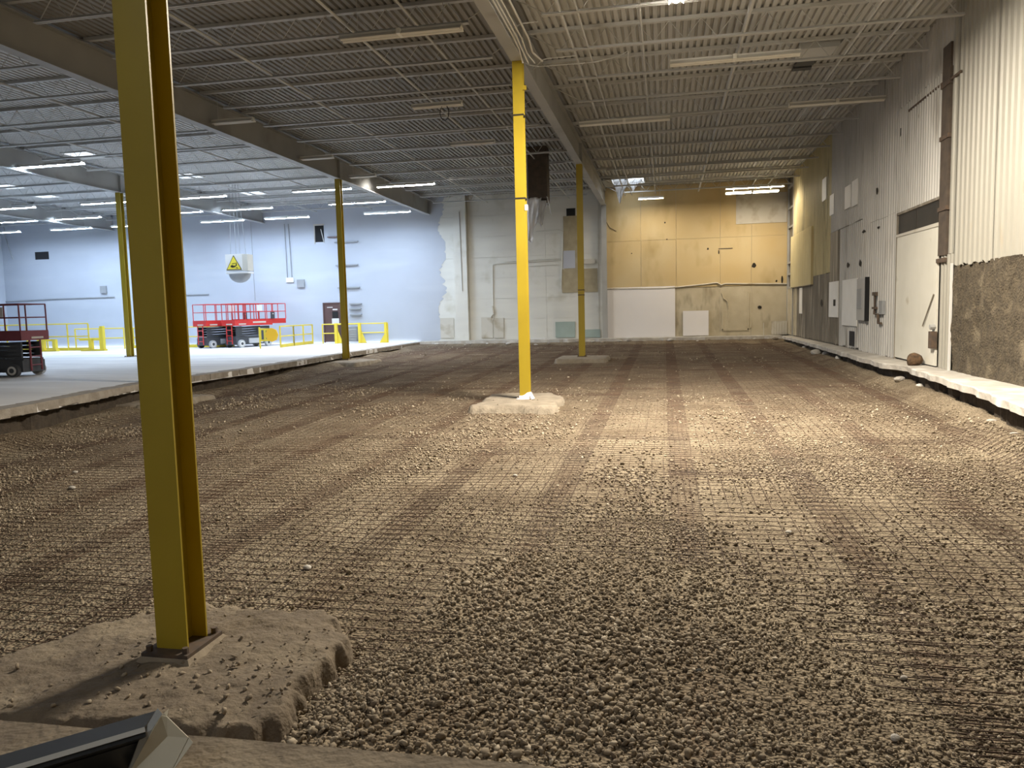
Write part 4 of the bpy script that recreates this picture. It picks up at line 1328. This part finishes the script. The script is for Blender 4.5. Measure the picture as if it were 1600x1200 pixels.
# ================================================================== DUCT, PLASTIC, WIRES
db = empty('roof_duct', (-4.7, 29.5, 5.7))
tag(db, 'dark brown box duct hanging from the roof beside the middle column', 'duct')
for (x0, x1, y0, y1) in ((-0.36, 0.36, -0.33, -0.30), (-0.36, 0.36, 0.30, 0.33), (-0.36, -0.33, -0.3, 0.3), (0.33, 0.36, -0.3, 0.3)):
    MB().box(x0, x1, y0, y1, 0.0 if x0 < 0.3 else -0.22, Z_DECK - 5.7).build('side_board', M_DUCT, db)
MB().box(-0.40, -0.36, -0.36, 0.34, 0.1, Z_DECK - 5.7).build('corner_angle', M_STEEL, db)


def torn_sheet(outline_top, outline_bot, y, name, label, wob=0.10, n=9, m=12):
    """hanging crumpled sheet between a top and a bottom polyline (x, z)"""
    def li(poly, t):
        t = t * (len(poly) - 1); i = min(int(t), len(poly) - 2); f = t - i
        return poly[i][0] * (1 - f) + poly[i + 1][0] * f, poly[i][1] * (1 - f) + poly[i + 1][1] * f
    vs, fs = [], []
    for j in range(m + 1):
        for i in range(n + 1):
            a, c = li(outline_top, i / n), li(outline_bot, i / n)
            f = j / m
            vs.append((a[0] * (1 - f) + c[0] * f, y + wob * math.sin(i * 1.9 + j * 0.25) * (0.3 + f) + 0.05 * math.sin(j * 0.9 + i), a[1] * (1 - f) + c[1] * f))
    for j in range(m):
        for i in range(n):
            q = j * (n + 1) + i
            fs.append((q, q + 1, q + n + 2, q + n + 1))
    o = MB().add(vs, fs).build(name, M_PLASTIC, None, smooth=True)
    sm = o.modifiers.new('thickness', 'SOLIDIFY'); sm.thickness = 0.006
    return tag(o, label, 'plastic sheet')


torn_sheet([(-5.12, 5.72), (-4.85, 5.74), (-4.55, 5.72)], [(-5.10, 4.15), (-4.95, 4.05), (-4.88, 4.6), (-4.70, 4.85), (-4.58, 5.0)], 29.15, 'plastic_sheet', 'long torn white plastic sheet hanging from the brown duct')
torn_sheet([(-4.62, 5.60), (-4.38, 5.55)], [(-4.72, 4.95), (-4.60, 4.60), (-4.52, 4.72), (-4.34, 5.5)], 29.05, 'plastic_sheet', 'pointed white plastic flap hanging right of the longer torn sheet')
torn_sheet([(-4.36, 5.75), (-4.30, 5.72)], [(-4.22, 5.15), (-4.18, 5.05)], 29.1, 'plastic_sheet', 'small thin plastic strip at the right corner of the duct', 0.03, 3)
torn_sheet([(-2.42, 7.60), (-1.65, 7.58)], [(-2.30, 7.2), (-2.10, 6.42), (-2.06, 6.45), (-1.75, 7.3)], 37.2, 'plastic_sheet', 'white plastic triangle drooping from the open skylight', 0.06)
torn_sheet([(-1.6, 7.60), (-1.0, 7.58)], [(-1.6, 7.25), (-1.45, 7.0), (-1.3, 7.3), (-1.05, 7.45)], 37.6, 'plastic_sheet', 'short plastic scrap at the right of the open skylight', 0.05)

# conduits along the right side of the long beam, and loose cables at the middle column
for i, (x, z) in enumerate(((-2.88, 6.80), (-2.84, 6.84), (-2.79, 6.90), (-2.70, 6.99))):
    q = [(x, 6.0, z), (x, 15.2 + 0.25 * i, z), (x - 0.02, 16.0 + 0.2 * i, z - 0.03 * i), (x - 0.04 + 0.05 * i, 16.5 + 0.2 * i, z - 0.12)]
    tag(MB().tube(q, 0.016 + 0.004 * (i == 3), 6).build('beam_conduit', M_WHITE),
        ['lowest white conduit along the long beam', 'second white conduit up along the long beam', 'third white conduit up along the long beam', 'topmost white conduit along the long beam, set apart'][i], 'conduit', 'conduits on the long beam')


def cable(pxs, z, label, y=None, r=0.012, mat=M_JOIST):
    q = [at(a, c, 'z', zz) for (a, c), zz in zip(pxs, z)]
    tag(MB().tube(q, r, 5).build('loose_cable', mat), label, 'cable', 'loose cables near the middle column')


cable([(792, 46), (803, 44), (814, 37), (840, 34)], [6.95, 6.95, 7.0, 7.1], 'pale cable bending off the long beam to the first joist')
cable([(814, 95), (828, 102), (842, 104), (920, 98), (935, 96), (965, 88), (981, 80)], [6.8, 6.85, 6.9, 6.95, 7.0, 7.05, 7.1], 'long sagging pale cable right of the middle column top')
cable([(982, 80), (981, 100), (986, 112)], [7.1, 6.9, 6.8], 'short dangling cable end at the sagging cable')
cable([(832, 110), (846, 94), (858, 91), (900, 87)], [6.9, 6.95, 7.05, 7.1], 'thin wire crossing above the sagging cable')

# small grey unit on the right-bay deck
hu = empty('roof_vent_box', (3.6, 20.3, 7.25))
tag(hu, 'pale square vent panel under the deck near the siding wall', 'vent')
MB().box(-0.45, 0.45, -0.5, 0.5, 0.22, 0.36).build('panel', M_JOIST, hu)
MB().box(-0.35, 0.1, 0.55, 0.95, 0.24, 0.30).build('dark_grille', M_GREYD, hu)
MB().box(-0.35, 0.1, 1.1, 1.35, 0.24, 0.30).build('dark_grille', M_GREYD, hu)

# ================================================================== SCISSOR LIFTS
def scissor_lift(loc, rz, label, red, ext=0.95, mirror=1):
    r = empty('scissor_lift', loc, rz)
    tag(r, label, 'scissor lift', 'scissor lifts')
    ch = MB().box(-1.12, 1.12, -0.42, 0.42, 0.14, 0.50).build('chassis', M_GREYD, r)
    MB().box(-0.35, 0.55, -0.47, -0.42, 0.20, 0.46).build('tray_door', M_WHEEL, ch)
    MB().box(-1.12, 1.12, -0.38, 0.38, 0.50, 0.56).build('chassis_lid', M_GREYD, ch)
    for sx in (-0.86, 0.86):
        for sy in (-0.47, 0.47):
            w_ = MB().cyl((sx, sy, 0.20), (0, 1, 0), 0.20, 0.13, 20).build('wheel', M_WHEEL if sx > 0 or sy < 0 else M_GREYD, r)
            MB().cyl((sx, sy - 0.07 if sy < 0 else sy + 0.07, 0.20), (0, 1, 0), 0.075, 0.02, 12).build('hub', M_GREYD, w_)
            MB().cyl((sx, sy - 0.067 if sy < 0 else sy + 0.067, 0.20), (0, 1, 0), 0.135, 0.008, 16).build('rim', M_WHITE, w_)
    for i in range(4):
        z = 0.60 + i * 0.125
        for sy in (-0.36, 0.36):
            for s in (-1, 1):
                MB().add([(-1.08, sy - 0.03, z - s * 0.03), (1.08, sy - 0.03, z + s * 0.03), (1.08, sy + 0.03, z + s * 0.03), (-1.08, sy + 0.03, z - s * 0.03),
                          (-1.08, sy - 0.03, z - s * 0.03 + 0.075), (1.08, sy - 0.03, z + s * 0.03 + 0.075), (1.08, sy + 0.03, z + s * 0.03 + 0.075), (-1.08, sy + 0.03, z - s * 0.03 + 0.075)],
                         [(3, 2, 1, 0), (4, 5, 6, 7), (0, 1, 5, 4), (1, 2, 6, 5), (2, 3, 7, 6), (3, 0, 4, 7)]).build('scissor_arm', M_GREYD, r)
    x1 = 1.2 + ext
    pl = MB().box(-1.2, 1.2, -0.5, 0.5, 1.12, 1.20).build('platform', M_GREYD, r)
    MB().box(-1.2, 1.2, -0.52, -0.49, 1.12, 1.42).build('toe_board', red, pl)
    MB().box(-1.2, 1.2, 0.49, 0.52, 1.12, 1.42).build('toe_board', red, pl)
    MB().box(-1.23, -1.2, -0.52, 0.52, 1.12, 1.42).build('toe_board', red, pl)
    MB().box(1.2, x1, -0.5, 0.5, 1.19, 1.45).build('extension_deck', red, pl)
    MB().box(-0.1, 0.75, -0.527, -0.52, 1.24, 1.32).build('lettering_plate', M_BOARDC, pl)
    MB().box(-1.0, -0.55, -0.527, -0.52, 1.17, 1.23).build('lettering_plate', M_BOARDC, pl)
    MB().box(-1.237, -1.23, -0.3, 0.15, 1.17, 1.23).build('lettering_plate', M_BOARDC, pl)
    tube = 0.021
    for sy in (-0.5, 0.5):
        MB().tube([(-1.2, sy, 2.24), (x1, sy, 2.24)], tube, 6).build('top_rail', red, r)
        MB().tube([(-1.2, sy, 1.83), (x1, sy, 1.83)], tube, 6).build('mid_rail', red, r)
        for x in (-1.2, -0.55, 0.15, 0.85, 1.2, 1.62, x1):
            MB().tube([(x, sy, 1.42), (x, sy, 2.24)], tube, 6).build('rail_post', red, r)
    for x in (-1.2, x1):
        MB().tube([(x, -0.5, 2.24), (x, 0.5, 2.24)], tube, 6).build('top_rail', red, r)
        MB().tube([(x, -0.5, 1.83), (x, 0.5, 1.83)], tube, 6).build('mid_rail', red, r)
    ld = MB()
    for sy in (-0.2, 0.2):
        ld.tube([(-1.2, sy, 0.18), (-1.2, sy, 1.12)], 0.028, 6)
    for z in (0.35, 0.62, 0.90):
        ld.tube([(-1.2, -0.2, z), (-1.2, 0.2, z)], 0.022, 6)
    ld.build('ladder', red, r)
    cb = MB().box(1.1, 1.3, -0.6, -0.5, 1.45, 1.8).build('control_box', M_GREYD, r)
    MB().cyl((1.18, -0.61, 1.7), (0, 1, 0), 0.03, 0.03, 8).build('button', M_WHITE, cb)
    MB().box(0.2, 0.55, -0.53, -0.5, 1.86, 2.18).build('notice_board', M_WHITE, r)
    return r


th = math.radians(70)
u = Vector((math.cos(th), math.sin(th), 0)); lf = Vector((-math.sin(th), math.cos(th), 0))
for (px_, py_, lab) in ((379, 543, 'red scissor lift on the right of the pair by the white wall'), (334, 544, 'red scissor lift on the left of the pair, partly hidden by the other')):
    A = at(px_, py_, 'z', Z_SLAB)
    c = A + u * 0.86 + lf * 0.53
    scissor_lift((c.x, c.y, Z_SLAB), th, lab, M_REDL)
A = at(31, 589, 'z', Z_SLAB)
l3 = scissor_lift((A.x - 1.0, A.y + 0.35, Z_SLAB), math.radians(183), 'scissor lift in shade-darkened red, cut off by the left edge of the photo', M_REDD, 0.0)
l3.scale = (1, 1, 0.91)


# ================================================================== GUARD RAILS
def guard_rail(pts, h, label, posts=None, kick=False, r=0.035):
    e = empty('guard_rail', (pts[0][0], pts[0][1], Z_SLAB))
    tag(e, label, 'railing', 'yellow guard railings')
    o = Vector((pts[0][0], pts[0][1], 0))
    P = [Vector((x, y, 0)) - o for x, y in pts]
    for a, c in zip(P[:-1], P[1:]):
        for z, nm in ((h, 'top_rail'), (h * 0.53, 'mid_rail')):
            MB().tube([a + Vector((0, 0, z)), c + Vector((0, 0, z))], r, 6).build(nm, M_YRAIL, e)
        if kick:
            d = (c - a).normalized()
            nrm = Vector((-d.y, d.x, 0)) * 0.012
            MB().prism([a - nrm, c - nrm, c - nrm + Vector((0, 0, 0.16)), a - nrm + Vector((0, 0, 0.16))], nrm * 2).build('kick_plate', M_YRAIL, e)
        n = max(1, int(round((c - a).length / 1.5)))
        for i in range(n + 1):
            p = a.lerp(c, i / n)
            MB().tube([p, p + Vector((0, 0, h))], r * 1.1, 6).build('post', M_YRAIL, e)
    return e


guard_rail([(-36.6, 35.9), (-29.8, 35.4)], 1.42, 'tall yellow railing left of the foreground column', kick=True)
guard_rail([(-31.9, 36.9), (-28.7, 36.7)], 1.12, 'low short yellow railing behind the taller one', kick=False)
guard_rail([(-28.6, 37.3), (-22.4, 37.0)], 1.10, 'yellow railing running behind the foreground column to the red lifts', kick=True)
guard_rail([(-18.75, 35.2), (-18.95, 37.0), (-19.1, 39.5)], 1.05, 'yellow railing running back to the brown door', kick=True)
guard_rail([(-18.45, 39.4), (-17.7, 39.35)], 1.05, 'short yellow railing directly before the brown door')
guard_rail([(-16.2, 39.3), (-14.65, 39.3)], 1.05, 'yellow railing right of the slab-edge column by the white wall')
for i, x in enumerate((-17.6, -16.25, -14.75)):
    g = empty('railing_bracket', (x, 39.3, Z_SLAB))
    tag(g, ['yellow post with a gusset before the brown door', 'yellow post with a gusset right of the slab-edge column', 'yellow end post with a gusset nearest the cream wall'][i], 'post', 'gusseted yellow posts')
    MB().box(-0.07, 0.07, -0.07, 0.07, 0.0, 1.10).build('post', M_YRAIL, g)
    MB().prism([(0.07, -0.01, 0.0), (0.38 * (1 if i < 2 else -1), -0.01, 0.0), (0.07, -0.01, 0.75)], (0, 0.02, 0)).build('gusset', M_YRAIL, g)
MB_ = MB().tube([(-17.6, 39.3, 1.02), (-16.25, 39.3, 1.02)], 0.045, 6).build('gate_bar', M_YRAIL)
tag(MB_, 'yellow top bar of the gate behind the slab-edge column', 'railing')
for i, (x, y) in enumerate(((-31.7, 34.8), (-28.75, 34.7))):
    g = empty('bollard_frame', (x, y, Z_SLAB))
    tag(g, ['low yellow bumper frame in front of the tall railing', 'yellow bumper frame with posts beside the foreground column'][i], 'bumper', 'yellow bumper frames')
    for dx in (-0.35, 0.35):
        MB().box(dx - 0.09, dx + 0.09, -0.09, 0.09, 0, 0.62 + 0.65 * i * (dx > 0)).build('post', M_YRAIL, g)
    MB().box(-0.7 - 0.3 * i, 0.45, -0.05, 0.05, 0.54, 0.64).build('bar', M_YRAIL, g)
    MB().box(-0.9, 0.5, -0.12, 0.12, 0, 0.09).build('foot_bar', M_YRAIL, g)
ds = empty('round_yellow_sign', (-19.3, 34.3, Z_SLAB))
tag(ds, 'yellow board with an orange disc on a post before the red lift', 'sign')
MB().tube([(-0.05, 0, 0), (-0.05, 0, 1.04)], 0.04, 6).build('post', M_YRAIL, ds)
MB().box(-0.02, 0.62, -0.03, 0.0, 0.36, 0.98).build('board', M_YRAIL, ds)
MB().cyl((0.62, -0.05, 0.66), (0, 1, 0), 0.34, 0.05, 8).build('disc', M_ORANGE, ds)
MB().box(0.06, 0.18, -0.035, -0.03, 0.44, 0.90).build('print', M_GREYD, ds)
MB().box(0.30, 0.34, -0.035, -0.03, 0.46, 0.88).build('print', M_GREYD, ds)

# ================================================================== FOREGROUND SCRAP AND DEBRIS
# bent metal trim on the near slab: profile swept along its length
sc = empty('metal_trim_scrap', (-1.655, 2.09, 0.0))
sc.scale = (1, 1, 0.86)
tag(sc, 'dark sheet-metal trim with a bent cream end, bottom left corner', 'scrap metal')
sc.scale = (1, 1, 1)
SO = Vector((-1.655, 2.09, 0.0))


def SP(px_, py_, z_):
    return at(px_, py_, 'z', z_) - SO


def sheet_part(name, mat, pts, faces, thick=0.003):
    o_ = MB().add(pts, faces).build(name, mat, sc)
    o_.modifiers.new('thickness', 'SOLIDIFY').thickness = thick
    return o_


dirv = (SP(0, 1182, 0.17) - SP(240, 1113, 0.17)).normalized()
LN = 1.1
T0, K0, G0, B0 = SP(243, 1112, 0.17), SP(226, 1137, 0.168), SP(216, 1160, 0.115), SP(206, 1203, 0.01)
row = [T0, K0, K0 + Vector((0.012, -0.012, -0.02)), G0, G0 + Vector((0.012, -0.006, 0.006)), B0]
far = [p_ + dirv * LN for p_ in row]
sheet_part('ribbed_sheet', M_ALU, row + far, [(k, k + 1, k + 7, k + 6) for k in range(5)])
cr_ = [K0 + Vector((0, 0, 0.002)), K0 + Vector((0.010, -0.010, -0.008)), K0 + dirv * LN + Vector((0.010, -0.010, -0.008)), K0 + dirv * LN + Vector((0, 0, 0.002))]
sheet_part('bright_crease', M_STEEL, cr_, [(0, 1, 2, 3)], 0.002)
tip, sh, E_, F_ = SP(264, 1107, 0.205), SP(261, 1119, 0.19), SP(295, 1152, 0.12), SP(301, 1159, 0.11)
Gb, Hb, Ib, Jb = SP(280, 1190, 0.04), SP(198, 1215, 0.02), SP(238, 1141, 0.16), SP(252, 1118, 0.195)
sheet_part('bent_end_flange', M_CREAMM, [sh, E_, SP(268, 1205, 0.03), Hb, Ib, Jb, SP(262, 1150, 0.125)], [(0, 1, 6), (1, 2, 6), (2, 3, 6), (3, 4, 6), (4, 5, 6), (5, 0, 6)])
sheet_part('flange_lip', M_CREAMM, [sh, Jb, SP(256, 1114, 0.20), tip], [(0, 3, 2, 1)])
sheet_part('flange_lip', M_CREAMM, [E_, F_, Gb, SP(268, 1205, 0.03)], [(0, 1, 2, 3)])
sheet_part('folded_lip', M_STEEL, [SP(247, 1107, 0.195), SP(254, 1116, 0.19), Ib, Hb, SP(203, 1195, 0.03), SP(222, 1148, 0.15)], [(0, 1, 2, 5), (5, 2, 3, 4)])


def lump(x, y, z_, r, mat, name, label, cat, group=None, flat=0.75):
    v = ICO_V * (1 + rng.uniform(-0.25, 0.25, (12, 1))) * r * np.array([1.1, 0.9, flat])
    me_ = bpy.data.meshes.new(name)
    me_.from_pydata([tuple(p) for p in v], [], [tuple(int(i) for i in f) for f in ICO_F])
    me_.materials.append(mat)
    o_ = bpy.data.objects.new(name, me_)
    o_.location = (x, y, z_ + r * flat * 0.7)
    o_.rotation_euler = (0, 0, rng.uniform(0, 6))
    COL.objects.link(o_)
    sb = o_.modifiers.new('round', 'SUBSURF'); sb.levels = 1; sb.render_levels = 1; sb.subdivision_type = 'CATMULL_CLARK'
    return tag(o_, label, cat, group)


p = at(1437, 570, 'z', 0)
lump(XW - 0.28, 19.2, -0.02, 0.23, M_ROCK, 'burnt_lump', 'round brown burnt lump on the kerb before the white door', 'rock', None, 0.95)
# broken concrete along the kerb and the back wall
GD = 'broken concrete chunks along the kerb'
for i, (px_, py_, r_) in enumerate(((1275, 548, 0.28), (1292, 549, 0.22), (1311, 556, 0.2), (1258, 540, 0.18), (1405, 583, 0.2), (1440, 592, 0.14), (1550, 636, 0.10), (1585, 652, 0.09))):
    q = at(px_, py_, 'z', -0.2)
    zz = float(ground(q.x, q.y))
    lump(q.x, q.y, zz - 0.05, r_, M_CURB, 'concrete_chunk',
         ['grey concrete chunk below the far end of the siding wall', 'concrete chunk just right of the farthest kerb chunk', 'third concrete chunk along the kerb from the back', 'concrete chunk nearest the back wall corner',
          'concrete chunk at the gap in the kerb', 'small chunk before the white door kerb', 'small chunk by the kerb under the brown wall', 'chunk by the kerb at the right edge of the photo'][i], 'concrete chunk', GD, 0.5)
GS = 'rubble pieces along the back wall'
for i in range(26):
    x = -12.0 + 17.3 * (i + 0.5) / 26 + random.uniform(-0.2, 0.2)
    y = 38.55 + random.uniform(-0.25, 0.15)
    lump(x, y, float(ground(x, y)) - 0.04, random.uniform(0.08, 0.2), M_BROKEN if i % 2 else M_CURB, 'rubble_piece', 'jagged rubble piece at the foot of the back wall kerb', 'rubble', GS, 0.5)
GT = 'pale stones on the gravel'
for i, (px_, py_, r_, lab) in enumerate(((1232, 835, 0.045, 'pale stone right of centre on the gravel'), (1398, 1157, 0.035, 'rounded pale stone near the bottom right'), (481, 890, 0.05, 'pale stone right of the foreground column'),
                                       (112, 765, 0.06, 'pale stone on the gravel left of the foreground column'), (118, 740, 0.05, 'smaller pale stone left of the foreground column'), (1092, 1052, 0.03, 'dark lump at the edge of the mesh near the bottom'),
                                       (1412, 1062, 0.03, 'small pale stone on the bare dirt, lower right'), (805, 745, 0.04, 'bright stone in the middle of the gravel'), (922, 1085, 0.028, 'round stone in the central stone patch'))):
    q = at(px_, py_, 'z', -0.7)
    zz = float(ground(q.x, q.y))
    q = at(px_, py_, 'z', zz)
    lump(q.x, q.y, zz, r_, M_SOOT if 'dark' in lab else M_CURB, 'loose_stone', lab, 'stone', GT, 0.6)
